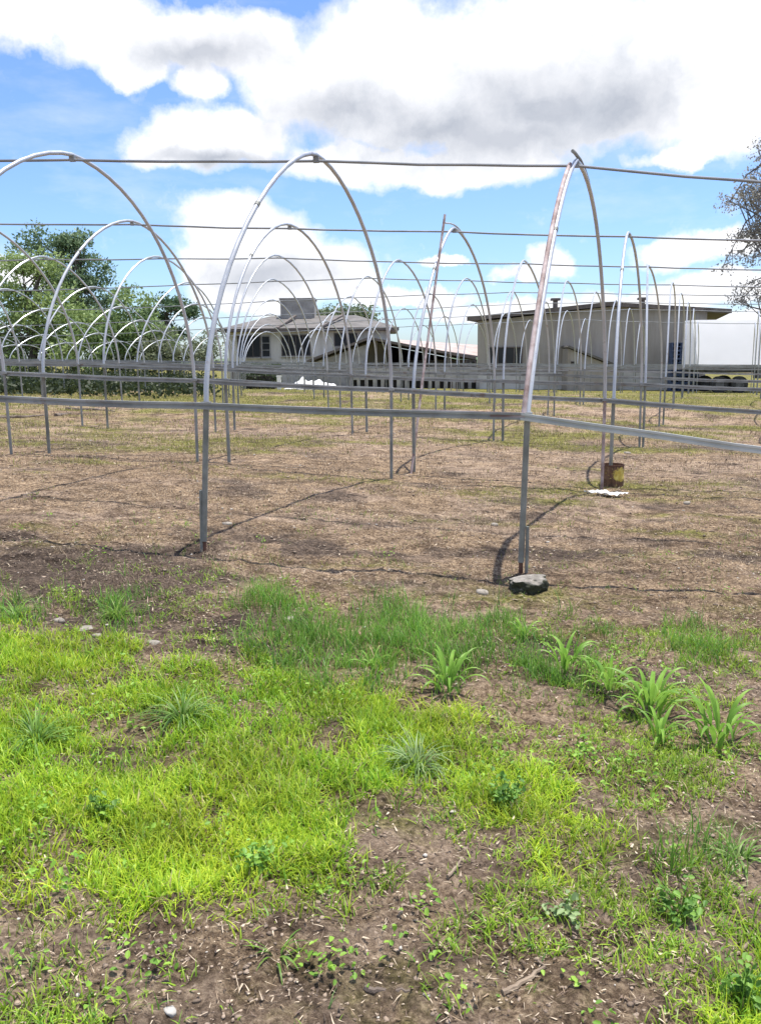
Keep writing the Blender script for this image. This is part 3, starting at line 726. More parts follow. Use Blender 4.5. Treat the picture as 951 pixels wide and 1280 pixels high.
# ------------------------------------------------------------------ hoops, rails, ridge pipes
ROWN = ['nearest row', 'second row', 'third row', 'fourth row', 'fifth row', 'sixth row', 'seventh row', 'eighth and farthest row']
ORD = ['first', 'second', 'third', 'fourth', 'fifth', 'sixth', 'seventh', 'eighth', 'ninth', 'tenth', 'eleventh', 'twelfth', 'thirteenth', 'fourteenth', 'fifteenth', 'sixteenth', 'seventeenth', 'eighteenth']
LEAN = {(0,1): (.055,0,0), (0,2): (.02,0,0)}
NP = {(0,2): 1.24, (0,1): 1.62, (1,1): 1.45, (1,2): 1.6}
rows = {}
for h in HOOPS: rows.setdefault(int(h[0]), []).append(h)
def hoop_curve(n, f, a, pn, pf, K):
    """near foot -> apex -> far foot, a slightly squared half ellipse"""
    pts = []
    m = K
    for j in range(2*m+1):
        ph = math.pi*j/(2*m)
        u = -math.cos(ph); v = math.sin(ph)
        p = pn if u < 0 else pf
        uu = math.copysign(abs(u)**(2/p), u); vv = abs(v)**(2/p)
        e = n if u < 0 else f
        base = a.copy(); base.z = e.z
        q = base + (e - base)*abs(uu)
        q.z = e.z + (a.z - e.z)*vv
        pts.append(q)
    return pts
visible_index = {}
for k, hs in rows.items():
    hs.sort(key=lambda h: h[1]); c = 0
    for h in hs:
        a = project(h[8], h[9], h[10])[0]; b = project(h[2], h[3], h[11])[0]; d = project(h[5], h[6], h[12])[0]
        vis = (max(a, b, d) > 1) and (min(a, b, d) < 950)
        if vis: visible_index[(k, int(h[1]))] = c; c += 1
LAB = {
    (0,-1): 'galvanised hoop of the nearest row, only its far leg in frame at the left',
    (0,0): 'tall galvanised hoop of the nearest row, cut by the left edge, before the trees',
    (0,1): 'tall galvanised hoop of the nearest row, its front post with a rusted foot',
    (0,2): 'tall hoop doubled by a rusty pipe, its front post behind the mossy rock',
    (1,2): 'galvanised hoop of the second row, its front post standing in the yellow tin',
    (1,1): 'galvanised hoop of the second row, crossed by the leaning rusty pole',
}
for k, hs in rows.items():
    for h in hs:
        i = int(h[1])
        n = Vector(h[2:5]); f = Vector(h[5:8]); a = Vector(h[8:11]); rn, rf = h[11], h[12]
        if (k, i) in LAB: lab = LAB[(k, i)]
        elif (k, i) in visible_index: lab = 'galvanised hoop on two posts, %s from the left in the %s' % (ORD[visible_index[(k, i)]], ROWN[k])
        else: lab = 'galvanised hoop on two posts beyond the edge of the %s' % ROWN[k]
        g = (a.x + 0, a.y, min(n.z, f.z))
        t = thing('greenhouse_hoop', lab, 'greenhouse hoop', g, 'galvanised greenhouse hoops')
        K = 16 if k < 2 else (12 if k < 4 else 8)
        seg = 10 if k < 2 else 6
        top_n = n.copy() + Vector(LEAN.get((k, i), (0,0,0))); top_n.z = rn + .01; top_f = f.copy(); top_f.z = rf + .01
        jit = lambda s: Vector((random.uniform(-s, s), random.uniform(-s, s), 0))
        pts = hoop_curve(top_n, top_f, a, NP.get((k, i), random.uniform(1.58, 1.75)), random.uniform(1.78, 1.92), K)
        mb = MB(); axis_ = Vector((1, -.115, 0)).normalized()
        p1, p2, p3 = random.uniform(0, 6), random.uniform(0, 6), random.uniform(.4, 1.)
        for j, q in enumerate(pts):      # hand-bent pipes are never true
            w = math.sin(math.pi*j/(2*K))
            q += axis_*(.014*p3*w*math.sin(j*5.2/K+p1)) + Vector((0,0,.012*p3*w*math.sin(j*6.5/K+p2)))
        mb.tube(pts, .019, seg, axis_)
        hp = mb.build('hoop_pipe', M['zinc'], t, True)
        # posts reach into the ground; the tube of the far leg carries on down
        for q, z1, r, tq in ((n, rn, .021, top_n), (f, rf, .018, top_f)):
            zb = gz(q.x, q.y) - .12
            pm = MB(); lean = jit(.012)
            if k == 0 and q is n: pm.tube([(q.x+lean.x, q.y+lean.y, zb+.2), (tq.x, tq.y, z1+.015)], r, 10)
            else: pm.tube([(q.x+lean.x, q.y+lean.y, zb), (q.x, q.y, z1+.015)], r, seg)
            po = pm.build('post', M['rust'] if (k, i) == (0, 2) and q is f else M['zincdull' if (q is f) else 'post'], t, True)
            if k == 0 and q is n and i in (1, 2):
                fm = MB().tube([(q.x+lean.x, q.y+lean.y, zb-.05), (q.x+lean.x, q.y+lean.y, zb+.22)], .0155, 10)
                fm.build('post_foot', M['rustfoot'], t, True)
                s = -1 if i == 1 else 1
                MB().tube([(q.x+s*.032, q.y-.004, zb), (q.x+s*.030+(tq.x-q.x)*.3, q.y, z1-(.62 if i == 1 else .78))], .012, 8).build('stake', M['post'], t, True)
            if k < 2:
                cm = MB(); cm.box((tq.x, tq.y, z1+.012), (.062, .062, .03), -.11)
                cm.build('clamp', M['channel'], t)
        if k < 2:   # pipe joint near the top and the tie of the ridge pipe
            j = int(K*.62); c = pts[j]; d = (pts[j+1]-pts[j-1]).normalized()
            MB().tube([c-d*.018, c+d*.018], .0225, 10, axis_).build('pipe_joint', M['post'], t, True)
            MB().box((a.x, a.y, a.z-.032), (.05, .035, .055), -.11).build('ridge_tie', M['channel'], t)
        if (k, i) == (0, 2):
            m = len(pts)//2
            off = -axis_*.028 + Vector((0, -.012, .012))
            rp = [p + off for p in pts[:m-1]]
            MB().tube(rp, .018, 10, axis_).build('rusty_pipe', M['rust'], t, True)
            u0 = Vector((0,0,1)); nd = (n-f).normalized(); nd.z = 0
            e = [pts[m+5]+u0*.012, pts[m+3]+u0*.024, pts[m+2]+u0*.032, pts[m+1]+u0*.040, pts[m]+u0*.044, pts[m]+nd*.10+u0*.046, pts[m]+nd*.2+u0*.038]
            MB().tube(e, .015, 8, axis_).build('pipe_end', M['post'], t, True)
        if (k, i) == (1, 1):
            m = len(pts)//2
            u0 = Vector((0,0,1)); nd = (n-f).normalized(); nd.z = 0
            e = [pts[m+4]+u0*.012, pts[m+2]+u0*.028, pts[m+1]+u0*.037, pts[m]+u0*.042, pts[m]+nd*.2+u0*.035, pts[m]+nd*.42+u0*.01]
            MB().tube(e, .012, 8, axis_).build('pipe_end', M['zinc'], t, True)

# C-shaped channel rails
def chan(w, hh):
    return [(-w/2,-hh/2),(w/2,-hh/2),(w/2,hh/2),(w*.18,hh/2),(w*.18,hh*.1),(-w*.18,hh*.1),(-w*.18,hh/2),(-w/2,hh/2)]
def rail_pts(r):
    near = []; far = []
    if r in rows: near = [Vector((h[2], h[3], h[11])) for h in rows[r]]
    if r-1 in rows: far = [Vector((h[5], h[6], h[12])) for h in rows[r-1]]
    return near, far
def ext(pts):
    if len(pts) < 2: return pts
    return [pts[0]+(pts[0]-pts[1])*.9] + pts + [pts[-1]+(pts[-1]-pts[-2])*.9]
def soften(pts, n=5):
    out = []
    for a, b in zip(pts, pts[1:]):
        for j in range(n):
            t = j/n; p = a.lerp(b, t); p.z -= .012*4*t*(1-t)*random.uniform(.5, 1.4); out.append(p)
    return out + [pts[-1]]
for r in range(9):
    near, far = rail_pts(r)
    for nm, pts in (('front', near), ('back', far)):
        if not pts: continue
        pts = ext(pts)
        side = Vector((-.11, -.99, 0))*(.034)
        ring = [(v, u) for u, v in chan(.048, .034)] if r < 4 else [(-.010,-.012),(.010,-.012),(.010,.012),(-.010,.012)]
        if r == 0:
            cut = [h[1] for h in rows[0]].index(2) + 1
            for sub, mat, lab in ((pts[:cut+1], 'channel', 'grey channel rail on the front posts, running left from the mossy rock post'), (pts[cut:], 'brightchannel', 'bright zinc channel rail sloping right from the post with the mossy rock')):
                sp = [p + side for p in soften(sub)]
                if mat == 'brightchannel': sp[0] = sp[0] + Vector((-.03, -.001, .0))
                o = MB().sweep(sp, ring).build('side_rail', M[mat], origin=sp[len(sp)//2])
                tag(o, lab, 'rail', 'rails along the hoop rows')
                if mat == 'channel':
                    MB().sweep([sp[-3]+Vector((.15,-.003,0)), sp[-1]+Vector((0,-.003,.0))], [(-.006,-.026),(.006,-.026),(.006,.026),(-.006,.026)]).build('rail_sleeve', M['rust'], o)
            continue
        sp = [p + side*(1 if nm == 'front' else -1) for p in soften(pts)]
        if nm == 'front': lab = 'grey channel rail along the front posts of the %s' % ROWN[r]
        else: lab = 'grey channel rail along the back posts of the %s' % ROWN[r-1]
        tag(MB().sweep(sp, ring).build('side_rail', M['channel'], origin=sp[len(sp)//2]), lab, 'rail', 'rails along the hoop rows')
for k, hs in rows.items():
    pts = ext([Vector((h[8], h[9], h[10]-.045)) for h in hs])
    o = MB().tube(soften(pts), .0125, 8).build('ridge_pipe', M['wirepipe'], origin=pts[len(pts)//2], smooth=True)
    tag(o, 'thin dark ridge pipe strung under the hoop tops of the %s' % ROWN[k], 'ridge pipe', 'ridge pipes of the hoop rows')

# leaning rusty pole at the second row
b = hit(514, 592); tp = at(556, 268, b.y+1.15)
d = (tp-b)
MB().tube([b-d*.03, b+d*.35+Vector((.012,0,0)), b+d*.7+Vector((.008,0,0)), tp], .0165, 10, Vector((1,0,0)))
pole = MB().tube([b-d*.03, b+d*.35+Vector((-.012,0,0)), b+d*.7+Vector((-.008,0,0)), tp], .0165, 10, Vector((1,0,0))).build('leaning_pole', M['rust'], origin=b, smooth=True)
tag(pole, 'straight rusty pole leaning against a hoop and jutting above its top', 'pole')

# ------------------------------------------------------------------ small things on the ground
def rock(name, loc, s, mat, seed, sub=3, flat=1.):
    import bmesh
    bm = bmesh.new(); bmesh.ops.create_icosphere(bm, subdivisions=sub, radius=1)
    from mathutils import noise as mn
    off = Vector((seed*3.1, seed*1.7, seed*.9))
    for v in bm.verts:
        d = 1 + .34*mn.noise(v.co*1.2+off) + .2*mn.noise(v.co*2.4+off) + .09*mn.noise(v.co*5+off) + .05*mn.noise(v.co*11+off)
        c = v.co*d
        c.z = max(min(c.z, (.60+.10*c.x+.05*mn.noise(v.co*4+off))*flat), -.6)
        c.x = max(min(c.x, .9), -.85)
        v.co = Vector((c.x*s[0], c.y*s[1], c.z*s[2]))
    me = bpy.data.meshes.new(name); bm.to_mesh(me); bm.free(); me.materials.append(mat)
    me.polygons.foreach_set('use_smooth', [True]*len(me.polygons))
    o = bpy.data.objects.new(name, me); COL.objects.link(o); o.location = loc
    o.rotation_euler = (0, 0, seed*1.3)
    return o
p = hit(661, 742)
o = rock('rock', (p.x, p.y+.06, gz(p.x, p.y)+.03), (.145, .10, .105), M['rock'], 1.1, 5)
o.rotation_euler = (0, 0, .1)
tag(o, 'dark mossy rock with a pale flat top at the foot of the rust-doubled hoop', 'rock')
STONES = [(74,777,.03,'pale stone at the grass edge, leftmost of the small stones on dark soil','stone'),
    (108,789,.04,'largest pale stone beside the dark soil at the grass edge','stone'),
    (121,796,.025,'small stone just below the largest stone at the grass edge','stone'),
    (192,806,.035,'rounded stone at the grass edge below the dark soil patch','stone'),
    (361,775,.03,'buff stone left of the tall dark green grass','stone'),
    (213,1266,.015,'bright white stone on bare soil near the lower left corner','whitestone'),
    (858,630,.045,'pale stone on the brown soil right of the yellow tin','stone'),
    (784,567,.05,'stone on the soil behind the yellow tin','stone'),
    (603,742,.045,'flat grey stone in the dry grass left of the mossy rock','stone'),
    (284,656,.04,'pale stone beside the rusted post foot','stone'),
    (618,657,.04,'pale stone left of the curved hoop shadow','stone'),
    (418,1198,.014,'pale stone among sprigs at the lower middle','whitestone')]
for j, (px, py, r, lab, mt) in enumerate(STONES):
    p = hit(px, py)
    tag(rock('stone', (p.x, p.y, p.z+r*.12), (r*1.2, r*.85, r*.72), M[mt], 2.3+j*1.37, 2), lab, 'stone', 'small stones on the ground')

# rusty yellow tin round the second-row post
h12 = [h for h in HOOPS if h[0] == 1 and h[1] == 2][0]
bx, by = h12[2]+.015, h12[3]; bz = gz(bx, by)-.01
R_, Hh = .132, .265
def ringv(r, z, n=36, wob=0.): return [(bx+r*(1+wob*math.sin(3*t+1))*math.cos(t), by+r*(1+wob*math.sin(2*t))*math.sin(t), bz+z) for t in [2*math.pi*j/n for j in range(n)]]
def lathe(prof, n=36):
    vs = []; fs = []
    for r, z in prof: vs += ringv(r, z, n, .012)
    for a in range(len(prof)-1):
        for j in range(n): fs.append((a*n+j, a*n+(j+1) % n, (a+1)*n+(j+1) % n, (a+1)*n+j))
    return MB().add(vs, fs)
tin = thing('tin_bucket', 'rusty yellow paint tin standing round a hoop post', 'tin', (bx, by, bz))
lathe([(R_*.97,0),(R_*.99,.01),(R_,.03),(R_,.10),(R_*1.012,.105),(R_,.11),(R_,.2),(R_*1.01,.205),(R_,.21),(R_*1.0,Hh-.01),(R_*.96,Hh-.01),(R_*.95,.17),(.02,.17)]).build('tin_body', M['bucket'], tin, True, (bx, by, bz))
lathe([(R_*1.0,Hh-.012),(R_*1.035,Hh-.008),(R_*1.035,Hh+.004),(R_*.98,Hh+.004),(R_*.97,Hh-.008)]).build('rim', M['rustfoot'], tin, True)
# crumpled white plastic
p = hit(757, 621)
nx_, ny_ = 22, 8
vs = []; fs = []
for j in range(ny_):
    for i in range(nx_):
        u = i/(nx_-1)-.5; v = j/(ny_-1)-.5
        w = (.6+.4*math.sin(u*5+1.2))*(1-.5*abs(u))
        x = p.x + u*.40 + .02*math.sin(v*9+u*4); y = p.y + v*.26*w - u*.20
        z = gz(x, y) + .018 + .022*abs(math.sin(u*17+v*6)) + .018*math.sin(v*11-u*7)**2
        vs.append((x, y, z))
for j in range(ny_-1):
    for i in range(nx_-1): fs.append((j*nx_+i, j*nx_+i+1, (j+1)*nx_+i+1, (j+1)*nx_+i))
tag(MB().add(vs, fs).build('plastic_scrap', M['plastic'], smooth=True, origin=p), 'crumpled white plastic scrap lying in front of the yellow tin', 'plastic scrap')
# sticks and fallen branches
def branch(name, pts, r, mat, lab, cat, grp=None, lift=.01):
    P = [hit(*q) for q in pts]
    Q = []
    for a, b_ in zip(P, P[1:]):
        for j in range(5):
            t = j/5; c = a.lerp(b_, t); Q.append(Vector((c.x + random.uniform(-1, 1)*r*.5, c.y + random.uniform(-1, 1)*r*.5, gz(c.x, c.y)+lift)))
    Q.append(P[-1]+Vector((0,0,lift)))
    n = len(Q)
    o = MB().tube(Q, r, 7, scale=[1.1-.6*j/(n-1) for j in range(n)]).build(name, M[mat], smooth=True, origin=Q[n//2])
    tag(o, lab, cat, grp)
branch('fallen_branch', [(-20,523),(30,522),(58,519)], .035, 'branch', 'dark fallen branch on the field at the left edge', 'branch', 'fallen branches on the field')
branch('fallen_branch', [(70,520),(88,517)], .04, 'branch', 'short dark fallen branch between the two left posts', 'branch', 'fallen branches on the field')
branch('fallen_branch', [(82,511),(115,512),(143,515)], .035, 'branch', 'long dark fallen branch below the undergrowth', 'branch', 'fallen branches on the field')
branch('stick', [(628,1246),(655,1232),(680,1214),(668,1203)], .007, 'stick', 'forked dry stick on the soil near the bottom', 'stick', 'dry sticks on the soil', .008)
branch('stick', [(455,1240),(485,1246),(512,1243)], .008, 'branch', 'dark brown dry stalk on the soil at the bottom', 'stick', 'dry sticks on the soil', .008)
branch('stick', [(560,1105),(578,1080)], .005, 'stick', 'thin pale stick among the weeds', 'stick', 'dry sticks on the soil', .02)
branch('stick', [(735,1208),(775,1190)], .006, 'stick', 'thin stick lying right of the forked stick', 'stick', 'dry sticks on the soil', .008)
branch('stick', [(905,1205),(930,1190),(938,1180)], .006, 'stick', 'dry twig beside the grass at the lower right', 'stick', 'dry sticks on the soil', .008)

# ------------------------------------------------------------------ seedlings and tussocks
def strap_leaf(base, az, L, W, lean, curve, fold=.25, segs=8):
    d = Vector((math.cos(az), math.sin(az), 0)); s = Vector((-math.sin(az), math.cos(az), 0))
    vs = []; fs = []; p = Vector(base); th = lean
    for k in range(segs+1):
        t = k/segs; w = W*.5*(min(1, .35+t*2.6))*(1-t**2.6)+.0006
        nrm = d*(-math.cos(th)) + Vector((0,0,1))*math.sin(th)
        vs += [p - s*w + nrm*(w*fold*2), p, p + s*w + nrm*(w*fold*2)]
        p = p + (d*math.sin(th) + Vector((0,0,1))*math.cos(th))*(L/segs); th += curve/segs*(.4+1.2*t)
    for k in range(segs):
        for j in (0, 1): fs.append((k*3+j, k*3+j+1, k*3+j+4, k*3+j+3))
    return MB().add(vs, fs)
def seedling(px, py, hgt, nl, lab, seed):
    rs = random.Random(seed); p = hit(px, py); p.z = gz(p.x, p.y); hgt *= .84
    t = thing('maize_seedling', lab, 'seedling', p, 'leafy green seedlings')
    MB().tube([p-Vector((0,0,.03)), p+Vector((rs.uniform(-.01,.01),0,hgt*.4))], .007, 7, scale=[1, .7]).build('stem', M['corn'], t, True)
    a0 = rs.uniform(0, 6.28)
    for j in range(int(nl*1.6)):
        az = a0 + j*2.4 + rs.uniform(-.4, .4); z = hgt*(.02+.30*j/nl); rr = hgt*rs.uniform(0, .30)
        strap_leaf(p+Vector((rr*math.cos(az),rr*math.sin(az),z)), az, hgt*rs.uniform(.7, 1.15), hgt*rs.uniform(.07, .12), rs.uniform(.05, .75), rs.uniform(1.2, 3.0)).build('leaf', M['corn'], t, True)
SEED = [(561,866,.23,14,'leafy maize-like seedling standing alone on the bare soil at the grass edge'),
    (706,842,.22,12,'leafy seedling in the thin grass, leftmost of the right-hand seedlings'),
    (761,865,.2,11,'upright narrow seedling between two broader ones'),
    (812,900,.26,17,'broad bushy seedling in the middle of the right-hand seedlings'),
    (823,932,.17,9,'small pale seedling in front of the bushy one'),
    (897,935,.27,13,'tallest seedling with drooping leaves near the right edge'),
    (466,842,.13,7,'small seedling left of the lone leafy seedling'),
    (655,800,.15,7,'small seedling at the back of the tall green grass')]
for j, s in enumerate(SEED): seedling(*s, 100+j)
def tussock(px, py, hgt, nb, lab, seed, c1, c2):
    g = np.random.default_rng(seed); p = hit(px, py); n = nb
    r = np.abs(g.normal(0, .02, n)); a = g.uniform(0, 2*np.pi, n)
    bx = p.x+r*np.cos(a); by = p.y+r*np.sin(a)
    t = g.random(n)[:, None]
    v, q, c = blades(np.stack([bx, by, ground(bx, by)-.005], 1), hgt*g.uniform(.6, 1.25, n), .006*g.uniform(.7, 1.4, n), g.uniform(.15, 1.1, n), a+g.normal(0, .5, n), g.uniform(1.0, 2.6, n), np.array(c1)*(1-t)+np.array(c2)*t, 6, g.normal(0, .3, n))
    v = v - np.array(p)
    o = np_mesh('grass_tussock', v, q, M['grass'], c); o.location = p
    tag(o, lab, 'grass tussock', 'arching grass tussocks')
G1, G2 = (.10,.22,.03), (.26,.42,.08)
tussock(45, 930, .20, 90, 'dark arching grass tussock at the left edge', 1, G1, G2)
tussock(228, 900, .21, 90, 'arching grass tussock in the middle of the bright grass', 2, G1, (.32,.45,.14))
tussock(522, 962, .19, 110, 'pale spreading tussock at the right end of the bright grass', 3, (.12,.22,.06), (.36,.47,.2))
tussock(20, 775, .17, 60, 'dark green tussock left of the dark soil', 4, G1, G2)
tussock(146, 772, .15, 55, 'thin grass tussock on the dark soil above the small stones', 5, (.14,.24,.04), (.30,.44,.08))
tussock(920, 1075, .13, 60, 'pale grass tussock near the right edge', 6, G1, (.34,.46,.16))
tussock(345, 1195, .10, 14, 'thin upright tuft alone on the soil below the bright grass', 7, G1, G2)
def leafy(px, py, hgt, n, lab, seed, c1, c2):
    """a weed of several stems, each carrying oval leaves"""
    g = np.random.default_rng(seed); p = hit(px, py); p.z = gz(p.x, p.y)
    t = thing('leafy_weed', lab, 'weed', p, 'broad leaved weeds')
    sm = MB(); cen = []
    for _ in range(max(6, n//4)):
        a = g.uniform(0, 6.28); r = g.uniform(.01, .075)
        tip = p + Vector((r*math.cos(a), r*math.sin(a), hgt*g.uniform(.35, 1.1)))
        sm.tube([p-Vector((0,0,.01)), p.lerp(tip, .55)+Vector((0,0,.012)), tip], .0016, 5, Vector((.3,1,.1)))
        for k in range(7):
            f = .35+.68*k/6; cen.append(tuple(p.lerp(tip, f)+Vector(tuple(g.normal(0, .011, 3)))-p))
    cen = np.array(cen); m = len(cen); tt = g.random(m)[:, None]
    L = g.uniform(.014, .03, m)
    v, q, c = ovals(cen, L, L*.6, np.array(c1)*(1-tt)+np.array(c2)*tt, 1.3)
    np_mesh('foliage', v, q, M['leaf'], c, parent=t)
    sm.build('stems', M['corn'], t)
leafy(128, 1020, .08, 38, 'dark broad-leaved weed in a gap of the bright grass', 1, (.08,.18,.03), (.18,.32,.06))
leafy(632, 1012, .10, 60, 'bushy broad-leaved weed at the top of the middle patch', 2, (.09,.2,.04), (.22,.4,.08))
leafy(703, 1150, .07, 22, 'grey-green weed with pale leaves below the middle patch', 3, (.16,.25,.10), (.34,.45,.20))
leafy(318, 1090, .09, 30, 'light green broad-leaved weed inside the bright grass', 4, (.14,.3,.05), (.28,.48,.1))
leafy(850, 1150, .10, 48, 'broad-leaved weed at the top of the lower right patch', 5, (.10,.22,.04), (.24,.42,.08))
leafy(925, 1262, .12, 60, 'broad-leaved weed in the lower right corner', 6, (.10,.22,.04), (.24,.42,.08))

# ------------------------------------------------------------------ trees
def tree(name, lab, base, trunk_top, trunk_r, clumps, nleaf, leafL, cols, bark, grp=None, limbs=36, spread=.5, seed=0, trans=True, droop=0.):
    """clumps: crown ellipsoids (centre, radii, share); limbs run from the trunk to points inside them"""
    g = np.random.default_rng(seed); rs = random.Random(seed)
    t = thing(name, lab, 'tree' if name != 'shrub' else 'shrub', base, grp)
    mb = MB(); B = Vector(base); T = Vector(trunk_top)
    path = [B-Vector((0,0,.3))]+[B.lerp(T, j/6)+Vector((rs.uniform(-1,1), rs.uniform(-1,1), 0))*trunk_r*.6 for j in range(1, 7)]
    mb.tube(path, trunk_r, 9, Vector((1,0,0)), [1.25-.95*j/6 for j in range(7)])
    tips = []
    tot = sum(c[2] for c in clumps)
    for (c, r, sh) in clumps:
        m = max(2, int(limbs*sh/tot))
        for _ in range(m):
            d = g.normal(size=3); d /= np.linalg.norm(d); d *= g.random()**.4
            q = Vector(c) + Vector((d[0]*r[0], d[1]*r[1], d[2]*r[2]))
            s = path[rs.randint(2, 6)] if q.z > path[3].z else path[rs.randint(1, 3)]
            mid = s.lerp(q, .5) + Vector((rs.uniform(-1,1), rs.uniform(-1,1), rs.uniform(-.2, 1)))*.12*(q-s).length
            L = (q-s).length
            mb.tube([s, mid, q], trunk_r*.28, 5, Vector((.3,1,.1)), [1, .55, .15])
            for w in range(3):
                e = q + Vector((rs.uniform(-1,1), rs.uniform(-1,1), rs.uniform(-.6,.8)))*.55*spread*1.5
                mb.tube([mid.lerp(q, .6), e], trunk_r*.08, 4, Vector((.3,1,.1)), [1, .3]); tips.append((e, sh))
            tips.append((q, sh))
    mb.build('trunk', M[bark], t, True)
    n = nleaf; k = g.integers(0, len(tips), n)
    P = np.array([tuple(a) for a, _ in tips])[k]
    tip_tone = g.random(len(tips))[k]
    off = g.normal(size=(n, 3)); off /= np.linalg.norm(off, axis=1)[:, None]; off *= (g.random(n)**.5)[:, None]*spread*np.array([1.15,1.15,.75])
    off[:, 2] -= droop*np.abs(off[:, 0])
    cen = P+off-np.array(base)
    tone = np.clip(.55*tip_tone+.45*g.random(n), 0, 1)[:, None]
    c = np.array(cols[0])*(1-tone)+np.array(cols[1])*tone
    L = leafL*g.uniform(.6, 1.35, n)
    global rng
    old = rng; rng = g
    v, q, cc = leaves(cen, L, L*.5, c, .5); rng = old
    o = np_mesh('crown', v, q, M['leaf'], cc, parent=t)
    return t
def E(px, py, D, rx, ry, sh, rd=None):
    """crown ellipsoid seen at a photo place, D metres away, radii in photo pixels"""
    c = at(px, py, D); s = D/F_PX
    return (c, (rx*s, (rd or rx*.9)*s, ry*s), sh)
def foot(px, D):
    c = at(px, 470, D); return Vector((c.x, D, gz(c.x, D)))
D = 47
tree('broadleaf_tree', 'large yellow-green bushy tree left, in front of the darker pointed tree', foot(40, D), at(48, 340, D), .22,
    [E(10,405,D,60,55,2), E(55,385,D,62,55,2.4), E(95,420,D,45,45,1.4), E(35,345,D,40,28,.9), E(-50,390,D,60,65,1.8), E(60,440,D,85,30,1.6)], 19000, .21, ((.16,.24,.075),(.40,.50,.20)), 'bark', None, 60, .75, 3)
tree('broadleaf_tree', 'dark green pointed tree, tallest of the trees at the left', foot(92, D+3), at(97, 300, D+3), .2,
    [E(97,305,D+3,20,24,.8), E(95,340,D+3,36,30,1.6), E(100,380,D+3,48,35,1.7), E(40,305,D+3,11,26,.35), E(66,325,D+3,20,25,.5)], 9500, .2, ((.10,.17,.085),(.25,.34,.19)), 'bark', None, 44, .6, 4)
tree('broadleaf_tree', 'mid green rounded tree right of the dark pointed tree', foot(150, D-2), at(152, 400, D-2), .16,
    [E(135,420,D-2,45,42,1.5), E(165,405,D-2,40,35,1.4), E(190,430,D-2,40,32,1.2), E(150,450,D-2,70,20,1.)], 8500, .22, ((.14,.22,.075),(.34,.44,.18)), 'bark', None, 44, .62, 5)
tree('broadleaf_tree', 'flat-topped dark tree with layered branches, right end of the left trees', foot(210, D+1), at(208, 392, D+1), .12,
    [E(212,378,D+1,24,7,.8), E(232,391,D+1,17,5,.5), E(195,395,D+1,22,10,.8), E(215,412,D+1,22,10,.7)], 3200, .2, ((.05,.10,.045),(.14,.21,.10)), 'bark', None, 26, .42, 6)
tree('shrub', 'grey-green tall shrub left of the house', foot(225, D-3), at(225, 440, D-3), .08,
    [E(210,435,D-3,36,22,1.2), E(250,440,D-3,30,20,1.), E(180,450,D-3,40,16,.9)], 5500, .17, ((.13,.16,.09),(.28,.31,.19)), 'greybark', None, 34, .5, 7)
tree('broadleaf_tree', 'sparse grey-leaved tree at the right edge above the white truck', foot(985, 46), at(975, 190, 46), .26,
    [E(960,230,46,45,40,1.6), E(930,240,46,30,28,1.), E(935,280,46,28,16,.7), E(965,300,46,40,30,1.2), E(915,255,46,14,14,.4), E(950,175,46,14,12,.3), E(930,330,46,28,14,.45), E(955,350,46,30,25,.8), E(930,378,46,22,12,.5), E(985,150,46,30,40,.8)], 4600, .15, ((.20,.19,.165),(.42,.40,.355)), 'greybark', None, 70, .5, 8)
for j, (px, py, w) in enumerate(((404,394,18),(428,390,18),(450,392,16))):
    tree('broadleaf_tree', ('leftmost','middle','rightmost')[j]+' of the three distant trees showing above the house roof', foot(px, 78), at(px, py+8, 78), .25,
        [E(px,py+3,78,w*.8,6,1.), E(px+5,py+14,78,w*.8,8,1.)], 1500, .32, ((.14,.18,.11),(.26,.31,.18)), 'bark', None, 20, .8, 20+j)  # distance haze is put into these lightened leaf colours
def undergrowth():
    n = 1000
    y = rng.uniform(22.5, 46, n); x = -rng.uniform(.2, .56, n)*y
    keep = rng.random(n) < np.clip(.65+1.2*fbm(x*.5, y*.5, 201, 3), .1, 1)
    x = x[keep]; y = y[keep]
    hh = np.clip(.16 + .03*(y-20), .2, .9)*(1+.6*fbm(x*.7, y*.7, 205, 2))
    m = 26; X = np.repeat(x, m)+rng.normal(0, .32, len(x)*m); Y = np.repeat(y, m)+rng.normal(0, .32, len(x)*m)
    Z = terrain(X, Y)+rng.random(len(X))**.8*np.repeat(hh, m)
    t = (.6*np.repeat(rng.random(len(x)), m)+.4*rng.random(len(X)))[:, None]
    c = np.array([.016,.026,.011])*(1-t)+np.array([.065,.088,.036])*t  # shade of the trees is painted into these dark leaf colours
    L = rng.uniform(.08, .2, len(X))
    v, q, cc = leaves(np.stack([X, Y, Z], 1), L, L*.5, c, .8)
    tag(np_mesh('undergrowth', v, q, M['leaf'], cc), 'weedy undergrowth with painted tree shade below the trees at the left', kind='stuff')
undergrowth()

# ------------------------------------------------------------------ buildings
def X_(px, D): return at(px, 450, D).x
def Z_(py, D, px=475): return at(px, py, D).z
